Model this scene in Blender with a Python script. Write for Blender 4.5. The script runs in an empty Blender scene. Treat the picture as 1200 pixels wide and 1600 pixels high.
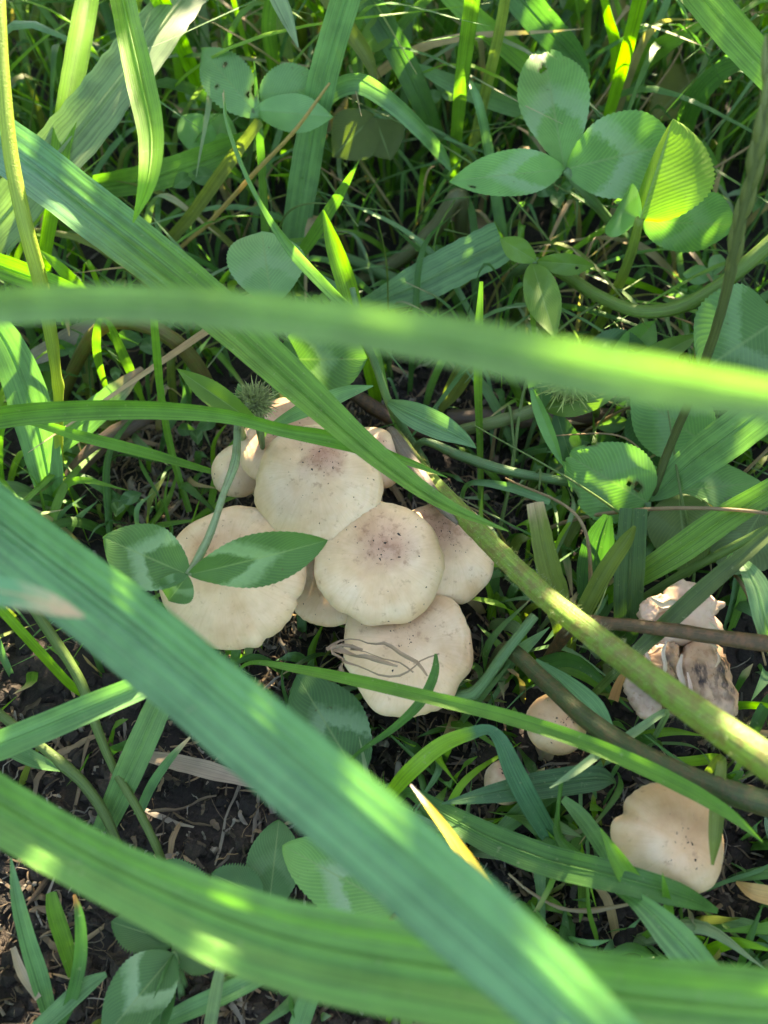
import bpy, math, random
import numpy as np
from mathutils import Vector, Matrix, noise as mnoise

random.seed(7); rng = np.random.default_rng(11)
scene = bpy.context.scene
C = scene.collection

# ------------------------------------------------------------------ camera
H = 0.225; PITCH = math.radians(55.0); HFOV = math.radians(48.0)
FPX = 600.0 / math.tan(HFOV / 2)
CAM = np.array((0.0, 0.0, H))
FWD = np.array((0.0, math.cos(PITCH), -math.sin(PITCH)))
UPV = np.array((0.0, math.sin(PITCH), math.cos(PITCH)))
RGT = np.array((1.0, 0.0, 0.0))
cd = bpy.data.cameras.new('camera'); cam = bpy.data.objects.new('camera', cd); C.objects.link(cam)
cam.location = CAM; cam.rotation_euler = (math.pi / 2 - PITCH, 0, 0)
cd.sensor_fit = 'HORIZONTAL'; cd.sensor_width = 36.0; cd.lens = 18.0 / math.tan(HFOV / 2)
cd.clip_start = 0.005; cd.clip_end = 500.0
cd.dof.use_dof = True; cd.dof.focus_distance = 0.228; cd.dof.aperture_fstop = cd.lens / 2.0
scene.camera = cam

# ------------------------------------------------------------------ sky, sun, exposure
SUN_EL = math.radians(29.0); SUN_AZ = math.radians(16.0)      # azimuth clockwise from +Y
SDIR = np.array((math.sin(SUN_AZ) * math.cos(SUN_EL), math.cos(SUN_AZ) * math.cos(SUN_EL), math.sin(SUN_EL)))
w = bpy.data.worlds.new('World'); scene.world = w; w.use_nodes = True
nt = w.node_tree; bg = nt.nodes['Background']
sky = nt.nodes.new('ShaderNodeTexSky'); sky.sky_type = 'NISHITA'; sky.sun_disc = False
sky.sun_elevation = SUN_EL; sky.sun_rotation = SUN_AZ; sky.air_density = 0.55; sky.dust_density = 1.5; sky.ozone_density = 1.0
nt.links.new(sky.outputs[0], bg.inputs[0]); bg.inputs[1].default_value = 0.15
sl = bpy.data.lights.new('sun', 'SUN'); sl.energy = 4.0; sl.angle = math.radians(0.5); sl.color = (1.0, 0.93, 0.80)
so = bpy.data.objects.new('sun', sl); C.objects.link(so)
so.rotation_euler = Vector(-SDIR).to_track_quat('-Z', 'Y').to_euler(); so.location = SDIR * 5
scene.view_settings.view_transform = 'Standard'; scene.view_settings.look = 'None'
scene.view_settings.gamma = 1.0; scene.view_settings.use_curve_mapping = False
scene.view_settings.exposure = 3.3
scene.view_settings.use_white_balance = True; scene.view_settings.white_balance_temperature = 8500
scene.render.engine = 'CYCLES'
scene.cycles.max_bounces = 8; scene.cycles.transparent_max_bounces = 8
scene.cycles.transmission_bounces = 6; scene.cycles.diffuse_bounces = 3
scene.cycles.use_denoising = True; scene.cycles.sample_clamp_indirect = 6.0

# ------------------------------------------------------------------ pixel -> place
def P(px, py, zc):
    """point of the photograph at a height zc (centimetres) above the soil"""
    d = FWD * FPX + RGT * (px - 600.0) + UPV * (800.0 - py)
    z = zc * 0.01
    t = (z - H) / d[2]
    return CAM + d * t
def depth(p): return float(np.dot(np.asarray(p) - CAM, FWD))
def mm(px, p): return px * depth(p) / FPX
def project(p):
    v = np.asarray(p) - CAM; d = float(np.dot(v, FWD))
    if d < 1e-4: return (9e9, 9e9, d)
    return (600 + FPX * float(v[0]) / d, 800 - FPX * float(np.dot(v, UPV)) / d, d)

# ------------------------------------------------------------------ numpy noise
def vnoise(x, y, seed=0):
    xi = np.floor(x).astype(np.int64); yi = np.floor(y).astype(np.int64)
    xf = x - xi; yf = y - yi
    def h(a, b):
        n = (a * 374761393 + b * 668265263 + seed * 974711) & 0x7fffffff
        n = ((n ^ (n >> 13)) * 1274126177) & 0x7fffffff
        return ((n ^ (n >> 16)) & 0xffff) / 65535.0
    u = xf * xf * (3 - 2 * xf); v = yf * yf * (3 - 2 * yf)
    return (h(xi, yi) * (1 - u) + h(xi + 1, yi) * u) * (1 - v) + (h(xi, yi + 1) * (1 - u) + h(xi + 1, yi + 1) * u) * v
def fbm(x, y, seed=0, o=4):
    s = 0; a = 0.5
    for k in range(o):
        s = s + a * vnoise(x * 2 ** k, y * 2 ** k, seed + k); a *= 0.5
    return s

# ------------------------------------------------------------------ materials
def newmat(name):
    m = bpy.data.materials.new(name); m.use_nodes = True
    t = m.node_tree; t.nodes.clear()
    return m, t, (lambda k, **kw: mk(t, k, **kw))
def mk(t, kind, **kw):
    n = t.nodes.new('ShaderNode' + kind)
    for k, v in kw.items():
        if k.startswith('i_'):
            key = k[2:]; key = int(key) if key.isdigit() else key.replace('_', ' ')
            n.inputs[key].default_value = v
        else: setattr(n, k, v)
    return n
def ramp(t, fac, stops):
    r = t.nodes.new('ShaderNodeValToRGB'); t.links.new(fac, r.inputs[0])
    e = r.color_ramp.elements
    while len(e) < len(stops): e.new(0.5)
    for k, (p, c) in enumerate(stops):
        e[k].position = p; e[k].color = c if len(c) == 4 else (*c, 1)
    return r.outputs[0]
def mix(t, a, b, fac, mode='MIX'):
    n = t.nodes.new('ShaderNodeMix'); n.data_type = 'RGBA'; n.blend_type = mode
    for s, v in ((0, fac), (6, a), (7, b)):
        if hasattr(v, 'is_output'): t.links.new(v, n.inputs[s])
        else: n.inputs[s].default_value = v if not isinstance(v, tuple) or len(v) == 4 else (*v, 1)
    return n.outputs[2]
def math_(t, op, a, b=None, clamp=False):
    n = t.nodes.new('ShaderNodeMath'); n.operation = op; n.use_clamp = clamp
    for s, v in ((0, a), (1, b)):
        if v is None: continue
        if hasattr(v, 'is_output'): t.links.new(v, n.inputs[s])
        else: n.inputs[s].default_value = v
    return n.outputs[0]

def leaf_shader(t, col, tcol, rough, bump, fac=0.42, spec=0.5):
    pr = mk(t, 'BsdfPrincipled'); t.links.new(col, pr.inputs['Base Color'])
    if hasattr(rough, 'is_output'): t.links.new(rough, pr.inputs['Roughness'])
    else: pr.inputs['Roughness'].default_value = rough
    pr.inputs['Specular IOR Level'].default_value = spec
    tr = mk(t, 'BsdfTranslucent'); t.links.new(tcol, tr.inputs['Color'])
    if bump is not None:
        t.links.new(bump, pr.inputs['Normal']); t.links.new(bump, tr.inputs['Normal'])
    mx = mk(t, 'MixShader')
    if hasattr(fac, 'is_output'): t.links.new(fac, mx.inputs[0])
    else: mx.inputs[0].default_value = fac
    t.links.new(pr.outputs[0], mx.inputs[1]); t.links.new(tr.outputs[0], mx.inputs[2])
    out = mk(t, 'OutputMaterial'); t.links.new(mx.outputs[0], out.inputs[0])

def mat_blade():
    m, t, N = newmat('grass_blade')
    at = N('Attribute', attribute_name='tint'); uv = N('UVMap', uv_map='UVMap')
    sep = N('SeparateXYZ'); t.links.new(uv.outputs[0], sep.inputs[0])
    u, v = sep.outputs[0], sep.outputs[1]
    # parallel veins: strong ribs and fine ones, u in 0..1 across, v in metres along
    comb = N('CombineXYZ'); t.links.new(math_(t, 'MULTIPLY', u, 26.0), comb.inputs[0]); t.links.new(math_(t, 'MULTIPLY', v, 22.0), comb.inputs[1])
    oi = N('ObjectInfo'); t.links.new(math_(t, 'MULTIPLY', oi.outputs['Random'], 37.0), comb.inputs[2])
    n1 = N('TexNoise', i_Scale=1.0, i_Detail=3.0, i_Roughness=0.6); t.links.new(comb.outputs[0], n1.inputs['Vector'])
    rib = math_(t, 'SINE', math_(t, 'MULTIPLY', u, 2 * math.pi * 15))
    ribn = math_(t, 'ADD', math_(t, 'MULTIPLY', rib, 0.07), n1.outputs[0])
    geo = N('TexCoord')
    n2 = N('TexNoise', i_Scale=160.0, i_Detail=4.0); t.links.new(geo.outputs['Object'], n2.inputs['Vector'])
    n3 = N('TexNoise', i_Scale=900.0, i_Detail=2.0); t.links.new(geo.outputs['Object'], n3.inputs['Vector'])
    val = math_(t, 'ADD', math_(t, 'MULTIPLY', ribn, 0.9), math_(t, 'MULTIPLY', n2.outputs[0], 0.8))
    comb2 = N('CombineXYZ'); t.links.new(math_(t, 'MULTIPLY', u, 11.0), comb2.inputs[0]); t.links.new(math_(t, 'MULTIPLY', v, 5.0), comb2.inputs[1]); t.links.new(math_(t, 'MULTIPLY', oi.outputs['Random'], 91.0), comb2.inputs[2])
    n4 = N('TexNoise', i_Scale=1.0, i_Detail=4.0, i_Roughness=0.75); t.links.new(comb2.outputs[0], n4.inputs['Vector'])
    val = math_(t, 'ADD', val, math_(t, 'MULTIPLY', math_(t, 'SUBTRACT', n4.outputs[0], 0.5), 1.5))
    shade = ramp(t, val, [(0.40, (0.58, 0.62, 0.62)), (0.78, (1.0, 1.0, 1.0)), (1.0, (1.30, 1.28, 1.25))])
    col = mix(t, at.outputs['Color'], shade, 1.0, 'MULTIPLY')
    # pale worn specks and scratches
    sp = ramp(t, n3.outputs[0], [(0.66, (0, 0, 0)), (0.74, (1, 1, 1))])
    col = mix(t, col, (0.32, 0.36, 0.2), math_(t, 'MULTIPLY', sp, 0.28))
    tcol = mix(t, mix(t, col, (1.2, 1.55, 0.50), 1.0, 'MULTIPLY'), at.outputs['Color'], at.outputs['Alpha'])
    bp = N('Bump', i_Strength=0.30, i_Distance=0.0003); t.links.new(ribn, bp.inputs['Height'])
    rough = math_(t, 'ADD', 0.44, math_(t, 'MULTIPLY', at.outputs['Alpha'], 0.4))
    fac = math_(t, 'SUBTRACT', 0.38, math_(t, 'MULTIPLY', at.outputs['Alpha'], 0.25))
    leaf_shader(t, col, tcol, rough, bp.outputs[0], fac, 0.34)
    return m
def mat_clover():
    m, t, N = newmat('clover_leaf')
    at = N('Attribute', attribute_name='tint'); uv = N('UVMap', uv_map='UVMap')
    sep = N('SeparateXYZ'); t.links.new(uv.outputs[0], sep.inputs[0])
    au = math_(t, 'ABSOLUTE', sep.outputs[0]); v = sep.outputs[1]
    tc = N('TexCoord'); nz = N('TexNoise', i_Scale=90.0, i_Detail=4.0); t.links.new(tc.outputs['Object'], nz.inputs['Vector'])
    nf = N('TexNoise', i_Scale=650.0, i_Detail=3.0); t.links.new(tc.outputs['Object'], nf.inputs['Vector'])
    q = math_(t, 'SUBTRACT', v, math_(t, 'MULTIPLY', au, 0.42))
    vein = math_(t, 'SINE', math_(t, 'ADD', math_(t, 'MULTIPLY', q, 2 * math.pi * 19), math_(t, 'MULTIPLY', nz.outputs[0], 5.0)))
    ve = ramp(t, math_(t, 'ADD', math_(t, 'MULTIPLY', vein, 0.5), 0.5), [(0.0, (0.95, 0.95, 0.95)), (0.80, (1, 1, 1)), (1.0, (1.20, 1.17, 1.12))])
    mot = ramp(t, nz.outputs[0], [(0.3, (0.75, 0.78, 0.75)), (0.7, (1.15, 1.12, 1.1))])
    col = mix(t, mix(t, at.outputs['Color'], ve, 1.0, 'MULTIPLY'), mot, 1.0, 'MULTIPLY')
    # pale chevron of a clover leaflet, its strength in the alpha of the tint
    cq = math_(t, 'ADD', math_(t, 'SUBTRACT', v, math_(t, 'MULTIPLY', au, -0.30)), math_(t, 'MULTIPLY', math_(t, 'SUBTRACT', nf.outputs[0], 0.5), 0.16))
    chev = ramp(t, cq, [(0.46, (0, 0, 0)), (0.52, (1, 1, 1)), (0.62, (0.8, 0.8, 0.8)), (0.74, (0, 0, 0))])
    col = mix(t, col, (0.26, 0.42, 0.23), math_(t, 'MULTIPLY', chev, at.outputs['Alpha']))
    mid = ramp(t, au, [(0.0, (1, 1, 1)), (0.05, (0, 0, 0))])
    col = mix(t, col, (0.22, 0.34, 0.13), math_(t, 'MULTIPLY', mid, 0.6))
    spk = ramp(t, nf.outputs[0], [(0.69, (0, 0, 0)), (0.76, (1, 1, 1))])
    col = mix(t, col, (0.10, 0.07, 0.035), math_(t, 'MULTIPLY', spk, 0.5))
    tcol = mix(t, col, (1.3, 1.65, 0.40), 1.0, 'MULTIPLY')
    bp = N('Bump', i_Strength=0.2, i_Distance=0.0003); t.links.new(math_(t, 'ADD', math_(t, 'MULTIPLY', vein, 0.28), math_(t, 'MULTIPLY', nf.outputs[0], 0.8)), bp.inputs['Height'])
    leaf_shader(t, col, tcol, 0.52, bp.outputs[0], 0.36, 0.3)
    return m
def mat_stem():
    m, t, N = newmat('plant_stem')
    at = N('Attribute', attribute_name='tint'); uv = N('UVMap', uv_map='UVMap')
    sep = N('SeparateXYZ'); t.links.new(uv.outputs[0], sep.inputs[0])
    comb = N('CombineXYZ'); t.links.new(math_(t, 'MULTIPLY', sep.outputs[0], 22.0), comb.inputs[0]); t.links.new(math_(t, 'MULTIPLY', sep.outputs[1], 60.0), comb.inputs[1])
    n1 = N('TexNoise', i_Scale=1.0, i_Detail=4.0); t.links.new(comb.outputs[0], n1.inputs['Vector'])
    tc = N('TexCoord'); n2 = N('TexNoise', i_Scale=420.0, i_Detail=4.0); t.links.new(tc.outputs['Object'], n2.inputs['Vector'])
    n3 = N('TexNoise', i_Scale=1700.0, i_Detail=2.0); t.links.new(tc.outputs['Object'], n3.inputs['Vector'])
    sh = ramp(t, n1.outputs[0], [(0.25, (0.65, 0.65, 0.65)), (0.55, (1, 1, 1)), (0.8, (1.35, 1.3, 1.2))])
    col = mix(t, at.outputs['Color'], sh, 1.0, 'MULTIPLY')
    # reddish flush of clover stems, its amount in the alpha of the tint
    red = ramp(t, math_(t, 'ADD', math_(t, 'MULTIPLY', n2.outputs[0], 0.7), math_(t, 'MULTIPLY', n3.outputs[0], 0.3)), [(0.46, (0, 0, 0)), (0.60, (1, 1, 1))])
    col = mix(t, col, (0.20, 0.105, 0.05), math_(t, 'MULTIPLY', red, at.outputs['Alpha']))
    bp = N('Bump', i_Strength=0.5, i_Distance=0.0004); t.links.new(math_(t, 'ADD', n1.outputs[0], n3.outputs[0]), bp.inputs['Height'])
    tcol = mix(t, col, (1.5, 1.4, 0.6), 1.0, 'MULTIPLY')
    leaf_shader(t, col, tcol, 0.5, bp.outputs[0], 0.30, 0.4)
    return m
def mat_cap(name='mushroom_cap', streak=0.0):
    m, t, N = newmat(name)
    at = N('Attribute', attribute_name='tint'); tc = N('TexCoord')
    n1 = N('TexNoise', i_Scale=130.0, i_Detail=5.0, i_Roughness=0.6); t.links.new(tc.outputs['Object'], n1.inputs['Vector'])
    n2 = N('TexNoise', i_Scale=1500.0, i_Detail=4.0, i_Roughness=0.65); t.links.new(tc.outputs['Object'], n2.inputs['Vector'])
    n3 = N('TexNoise', i_Scale=420.0, i_Detail=6.0, i_Roughness=0.65); t.links.new(tc.outputs['Object'], n3.inputs['Vector'])
    mot = ramp(t, n1.outputs[0], [(0.32, (0.90, 0.86, 0.80)), (0.62, (1.06, 1.06, 1.06))])
    col = mix(t, at.outputs['Color'], mot, 1.0, 'MULTIPLY')
    # soil specks: many where the alpha of the tint is high (near the cap's centre), few elsewhere
    sv = math_(t, 'ADD', n2.outputs[0], math_(t, 'MULTIPLY', at.outputs['Alpha'], 0.11))
    spk = ramp(t, sv, [(0.71, (0, 0, 0)), (0.76, (1, 1, 1))])
    col = mix(t, col, (0.17, 0.09, 0.045), math_(t, 'MULTIPLY', spk, 0.75))
    sv2 = math_(t, 'ADD', n3.outputs[0], math_(t, 'MULTIPLY', at.outputs['Alpha'], 0.13))
    sm = ramp(t, sv2, [(0.60, (0, 0, 0)), (0.74, (1, 1, 1))])
    col = mix(t, col, (0.33, 0.165, 0.09), math_(t, 'MULTIPLY', sm, 0.62))
    if streak:
        n5_ = N('TexNoise', i_Scale=70.0, i_Detail=3.0); t.links.new(tc.outputs['Object'], n5_.inputs['Vector'])
        mp = N('Mapping'); mp.inputs['Scale'].default_value = (190, 60, 110); mp.inputs['Rotation'].default_value = (0, 0, 0.25)
        t.links.new(tc.outputs['Object'], mp.inputs[0])
        ns = N('TexNoise', i_Scale=1.0, i_Detail=5.0, i_Roughness=0.65); t.links.new(mp.outputs[0], ns.inputs['Vector'])
        st = ramp(t, math_(t, 'ABSOLUTE', math_(t, 'SUBTRACT', ns.outputs[0], 0.5)), [(0.0, (1, 1, 1)), (0.03, (0.85, 0.85, 0.85)), (0.07, (0, 0, 0))])
        pm = ramp(t, n5_.outputs[0], [(0.47, (0, 0, 0)), (0.60, (1, 1, 1))])
        col = mix(t, col, (0.26, 0.135, 0.065), math_(t, 'MULTIPLY', pm, 0.6))
        col = mix(t, col, (0.022, 0.016, 0.014), math_(t, 'MULTIPLY', math_(t, 'MULTIPLY', st, pm), streak))
    uvc = N('UVMap', uv_map='UVMap'); nrm = N('VectorMath', operation='NORMALIZE'); t.links.new(uvc.outputs[0], nrm.inputs[0])
    sc_ = N('VectorMath', operation='SCALE'); t.links.new(nrm.outputs[0], sc_.inputs[0]); sc_.inputs['Scale'].default_value = 13.0
    ad_ = N('VectorMath', operation='ADD'); t.links.new(sc_.outputs[0], ad_.inputs[0]); t.links.new(uvc.outputs[0], ad_.inputs[1])
    nf_ = N('TexNoise', i_Scale=1.6, i_Detail=5.0, i_Roughness=0.7); t.links.new(ad_.outputs[0], nf_.inputs['Vector'])
    col = mix(t, col, ramp(t, nf_.outputs[0], [(0.3, (0.84, 0.79, 0.72)), (0.5, (1.0, 1.0, 1.0)), (0.7, (1.06, 1.05, 1.04))]), 0.4, 'MULTIPLY')
    n5 = N('TexNoise', i_Scale=55.0, i_Detail=4.0, i_Roughness=0.6); t.links.new(tc.outputs['Object'], n5.inputs['Vector'])
    col = mix(t, col, ramp(t, n5.outputs[0], [(0.36, (0.84, 0.72, 0.60)), (0.52, (1, 1, 1))]), 0.6, 'MULTIPLY')
    pr = N('BsdfPrincipled'); t.links.new(col, pr.inputs['Base Color'])
    pr.inputs['Roughness'].default_value = 0.46; pr.inputs['Specular IOR Level'].default_value = 0.35
    pr.inputs['Subsurface Weight'].default_value = 0.35; pr.inputs['Subsurface Radius'].default_value = (1.0, 0.55, 0.3)
    pr.inputs['Subsurface Scale'].default_value = 0.0022
    bp = N('Bump', i_Strength=0.25, i_Distance=0.0004)
    t.links.new(math_(t, 'ADD', math_(t, 'ADD', n3.outputs[0], math_(t, 'MULTIPLY', n1.outputs[0], 0.5)), math_(t, 'MULTIPLY', nf_.outputs[0], 0.4)), bp.inputs['Height'])
    t.links.new(bp.outputs[0], pr.inputs['Normal'])
    out = N('OutputMaterial'); t.links.new(pr.outputs[0], out.inputs[0])
    return m
def mat_soil():
    m, t, N = newmat('soil')
    tc = N('TexCoord')
    n1 = N('TexNoise', i_Scale=55.0, i_Detail=6.0, i_Roughness=0.65); t.links.new(tc.outputs['Object'], n1.inputs['Vector'])
    n2 = N('TexNoise', i_Scale=700.0, i_Detail=5.0, i_Roughness=0.7); t.links.new(tc.outputs['Object'], n2.inputs['Vector'])
    c = ramp(t, n1.outputs[0], [(0.3, (0.012, 0.009, 0.007)), (0.5, (0.028, 0.020, 0.014)), (0.7, (0.065, 0.047, 0.033))])
    c = mix(t, c, ramp(t, n2.outputs[0], [(0.3, (0.45, 0.45, 0.45)), (0.6, (1.1, 1.1, 1.1)), (0.75, (2.4, 2.4, 2.5))]), 1.0, 'MULTIPLY')
    pr = N('BsdfPrincipled', i_Roughness=0.85); t.links.new(c, pr.inputs['Base Color'])
    bp = N('Bump', i_Strength=1.0, i_Distance=0.0015); t.links.new(n2.outputs[0], bp.inputs['Height']); t.links.new(bp.outputs[0], pr.inputs['Normal'])
    out = N('OutputMaterial'); t.links.new(pr.outputs[0], out.inputs[0])
    return m
M_BLADE, M_CLOVER, M_STEM, M_CAP, M_TORN, M_SOIL = mat_blade(), mat_clover(), mat_stem(), mat_cap(), mat_cap('torn_cap', 1.0), mat_soil()

# ------------------------------------------------------------------ mesh builder
class MB:
    def __init__(s): s.v = []; s.f = []; s.uv = []; s.c = []; s.n = 0
    def grid(s, pts, uv, col, closed=False):
        """pts (R,K,3), uv (R,K,2), col (R,K,4)"""
        R, K = pts.shape[:2]; b = s.n
        s.v.append(pts.reshape(-1, 3)); s.uv.append(uv.reshape(-1, 2)); s.c.append(col.reshape(-1, 4)); s.n += R * K
        i = np.arange(R - 1)[:, None] * K; kk = K if closed else K - 1
        j = np.arange(kk)[None, :]; j2 = (j + 1) % K
        q = np.stack([b + i + j, b + i + j2, b + i + K + j2, b + i + K + j], -1).reshape(-1, 4)
        s.f.append(q); return q
    def raw(s, v, f, uv, col):
        b = s.n; v = np.asarray(v, float); s.v.append(v); s.uv.append(np.asarray(uv, float)); s.c.append(np.asarray(col, float)); s.n += len(v)
        f = np.asarray(f); 
        if f.shape[1] == 3: f = np.concatenate([f, f[:, 2:3]], 1)
        s.f.append(f + b)
    def build(s, name, mat, parent=None, kind=None, keep=None, smooth=True):
        v = np.concatenate(s.v); f = np.concatenate(s.f); uv = np.concatenate(s.uv); c = np.concatenate(s.c)
        if keep is not None: f = f[keep(f, uv)]
        me = bpy.data.meshes.new(name)
        tri = f[:, 2] == f[:, 3]
        nl = np.where(tri, 3, 4)
        loops = f.reshape(-1)[(np.arange(4)[None, :] < nl[:, None]).reshape(-1)]
        me.vertices.add(len(v)); me.vertices.foreach_set('co', v.astype(np.float32).reshape(-1))
        me.loops.add(len(loops)); me.loops.foreach_set('vertex_index', loops.astype(np.int32))
        me.polygons.add(len(f)); st = np.concatenate([[0], np.cumsum(nl)[:-1]])
        me.polygons.foreach_set('loop_start', st.astype(np.int32)); me.polygons.foreach_set('loop_total', nl.astype(np.int32))
        me.polygons.foreach_set('use_smooth', np.full(len(f), smooth, dtype=bool))
        me.update(calc_edges=True)
        ul = me.uv_layers.new(name='UVMap'); ul.data.foreach_set('uv', uv[loops].astype(np.float32).reshape(-1))
        ca = me.color_attributes.new('tint', 'FLOAT_COLOR', 'POINT'); ca.data.foreach_set('color', c.astype(np.float32).reshape(-1))
        me.materials.append(mat); me.validate()
        o = bpy.data.objects.new(name, me); C.objects.link(o)
        if parent is not None: o.parent = parent
        if kind: o['kind'] = kind
        return o
def tag(o, label, cat, group=None):
    o['label'] = label; o['category'] = cat
    if 'kind' not in o: o['kind'] = 'thing'
    if group: o['group'] = group
    return o
def empty(name, loc=(0, 0, 0)):
    o = bpy.data.objects.new(name, None); C.objects.link(o); o.empty_display_size = 0.01
    return o
def catmull(P_, n):
    P_ = np.asarray(P_, float); k = len(P_)
    if k == 2:
        s = np.linspace(0, 1, n)[:, None]; return P_[0] * (1 - s) + P_[1] * s
    d = np.linalg.norm(np.diff(P_[:, :3], axis=0), axis=1) ** 0.5 + 1e-9
    tt = np.concatenate([[0], np.cumsum(d)])
    # finite-difference tangents, non-uniform
    m = np.zeros_like(P_)
    for i in range(k):
        if i == 0: m[i] = (P_[1] - P_[0]) / d[0]
        elif i == k - 1: m[i] = (P_[-1] - P_[-2]) / d[-1]
        else: m[i] = ((P_[i] - P_[i-1]) / d[i-1] * d[i] + (P_[i+1] - P_[i]) / d[i] * d[i-1]) / (d[i] + d[i-1])
    x = np.linspace(0, tt[-1], n); out = []
    for xx in x:
        i = min(max(np.searchsorted(tt, xx) - 1, 0), k - 2); h = d[i]; s = (xx - tt[i]) / h
        out.append((2*s**3-3*s**2+1)*P_[i] + (s**3-2*s**2+s)*h*m[i] + (-2*s**3+3*s**2)*P_[i+1] + (s**3-s**2)*h*m[i+1])
    return np.array(out)
def unit(a): return a / (np.linalg.norm(a, axis=-1, keepdims=True) + 1e-12)

TINT = dict(G=(0.105, 0.25, 0.032), T=(0.12, 0.26, 0.10), Y=(0.15, 0.335, 0.022), D=(0.055, 0.155, 0.035), O=(0.14, 0.18, 0.04),
            P=(0.17, 0.26, 0.125), S=(0.36, 0.27, 0.15), K=(0.22, 0.185, 0.14), B=(0.13, 0.075, 0.035), C=(0.085, 0.20, 0.06), L=(0.13, 0.26, 0.10))
def ribbon(mb, C4, tint, fold=0.18, roll=(0, 0), dry=None, cols=7, seed=0, side=None, nmax=60, wav=0.06, jag=False, corr=None):
    """C4: rows x,y,z,width in metres along the blade; dry: [(s, amount, rgb)] in 0..1 along it"""
    L = np.linalg.norm(np.diff(C4[:, :3], axis=0), axis=1).sum()
    n = int(np.clip(L / 0.0022, 9, nmax)); c = catmull(C4, n); p = c[:, :3]; wd = np.maximum(c[:, 3], 0.00004)
    T = unit(np.gradient(p, axis=0))
    V = unit(CAM - p) if side is None else None
    S = unit(np.cross(T, V)) if side is None else unit(np.asarray(side)[None, :] - T * (T @ np.asarray(side))[:, None])
    Nn = unit(np.cross(S, T))
    a = np.radians(np.linspace(roll[0], roll[1], n))[:, None]
    S, Nn = S * np.cos(a) + Nn * np.sin(a), Nn * np.cos(a) - S * np.sin(a)
    u = np.linspace(-1, 1, cols); arc = np.concatenate([[0], np.cumsum(np.linalg.norm(np.diff(p, axis=0), axis=1))])
    r = np.random.default_rng(seed + 5)
    ph = r.uniform(0, 6.28, 4)
    hw = wd / 2
    wob = wav * (np.sin(arc * 190 + ph[0])[:, None] * u[None, :] + 0.6 * np.sin(arc * 330 + ph[1])[:, None] * (u[None, :] > 0) * u[None, :] ** 2)
    off = -fold * (1 - np.abs(u) ** 1.4)[None, :] + wob
    if corr: off = off + corr[1] * np.cos(np.pi * corr[0] * u + 0.6)[None, :] * (1 - 0.5 * np.abs(u))[None, :] * (1 + 0.3 * np.sin(arc * 60 + ph[2]))[:, None]
    ed = 1 + 0.03 * r.standard_normal((n, 2)) * (1 if jag else 0.3)
    pts = p[:, None, :] + S[:, None, :] * (hw[:, None] * u[None, :] * np.where(u[None, :] < 0, ed[:, :1], ed[:, 1:]))[..., None] + Nn[:, None, :] * (hw[:, None] * off)[..., None]
    uv = np.stack([np.broadcast_to((u[None, :] + 1) / 2, (n, cols)), np.broadcast_to(arc[:, None], (n, cols))], -1)
    s = np.linspace(0, 1, n)
    base = np.array(tint) * r.uniform(0.9, 1.1) * np.array([r.uniform(0.92, 1.1), 1, r.uniform(0.9, 1.12)])
    col = np.ones((n, cols, 4)); col[..., :3] = base; col[..., 3] = 0
    for (s0, s1, rgb) in (dry or []):
        a_ = np.clip((s - s0) / (s1 - s0 + 1e-6), 0, 1)[:, None] * np.ones(cols)
        a_ = np.clip(a_ + 0.12 * r.standard_normal((n, cols)) * (a_ > 0.02) * (a_ < 0.98), 0, 1)[..., None]
        col[..., :3] = col[..., :3] * (1 - a_) + np.array(rgb) * a_; col[..., 3:] = np.maximum(col[..., 3:], a_ * (0.8 if rgb[0] > rgb[1] * .9 else 0.0))
    mb.grid(pts, uv, col)
def tube(mb, C4, tint, sides=10, red=0.0, dry=None, seed=0, bump=0.03, nmax=70, step=0.0022):
    L = np.linalg.norm(np.diff(C4[:, :3], axis=0), axis=1).sum()
    n = int(np.clip(L / step, 6, nmax)); c = catmull(C4, n); p = c[:, :3]; rad = np.maximum(c[:, 3], 0.00008) / 2
    T = unit(np.gradient(p, axis=0)); ref = np.array((0.3, 0.2, 0.93)) if abs(T[0][2]) < 0.9 else np.array((1.0, 0, 0))
    A = [unit(np.cross(T[0], ref))]
    for i in range(1, n): A.append(unit(A[-1] - T[i] * (A[-1] @ T[i])))
    A = np.array(A); B = np.cross(T, A); th = np.linspace(0, 2 * np.pi, sides, endpoint=False); r = np.random.default_rng(seed + 3)
    rr = rad[:, None] * (1 + bump * r.standard_normal((n, sides)) + 0.06 * np.cos(th * 5)[None, :])
    pts = p[:, None, :] + (A[:, None, :] * np.cos(th)[None, :, None] + B[:, None, :] * np.sin(th)[None, :, None]) * rr[..., None]
    arc = np.concatenate([[0], np.cumsum(np.linalg.norm(np.diff(p, axis=0), axis=1))]); s = np.linspace(0, 1, n)
    uv = np.stack([np.broadcast_to(np.abs(th / np.pi - 1)[None, :], (n, sides)), np.broadcast_to(arc[:, None], (n, sides))], -1)
    col = np.ones((n, sides, 4)); col[..., :3] = np.array(tint) * r.uniform(0.92, 1.08); col[..., 3] = red
    for (s0, s1, rgb) in (dry or []):
        a_ = np.clip((s - s0) / (s1 - s0 + 1e-6), 0, 1)[:, None, None]
        col[..., :3] = col[..., :3] * (1 - a_) + np.array(rgb) * a_
    q = mb.grid(pts, uv, col, closed=True); b = mb.n - n * sides
    f = []
    for base_, rev in ((b, True), (b + (n - 1) * sides, False)):
        for k in range(1, sides - 1):
            t = (base_, base_ + k, base_ + k + 1); f.append(t[::-1] if rev else t)
    f = np.array(f); mb.f.append(np.concatenate([f, f[:, 2:3]], 1))
def path(pts):
    """(px,py,z_cm,w_px) rows -> metres"""
    o = []
    for (px, py, z, wp) in pts:
        p = P(px, py, z); o.append((*p, mm(wp, p)))
    return np.array(o)
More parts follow.
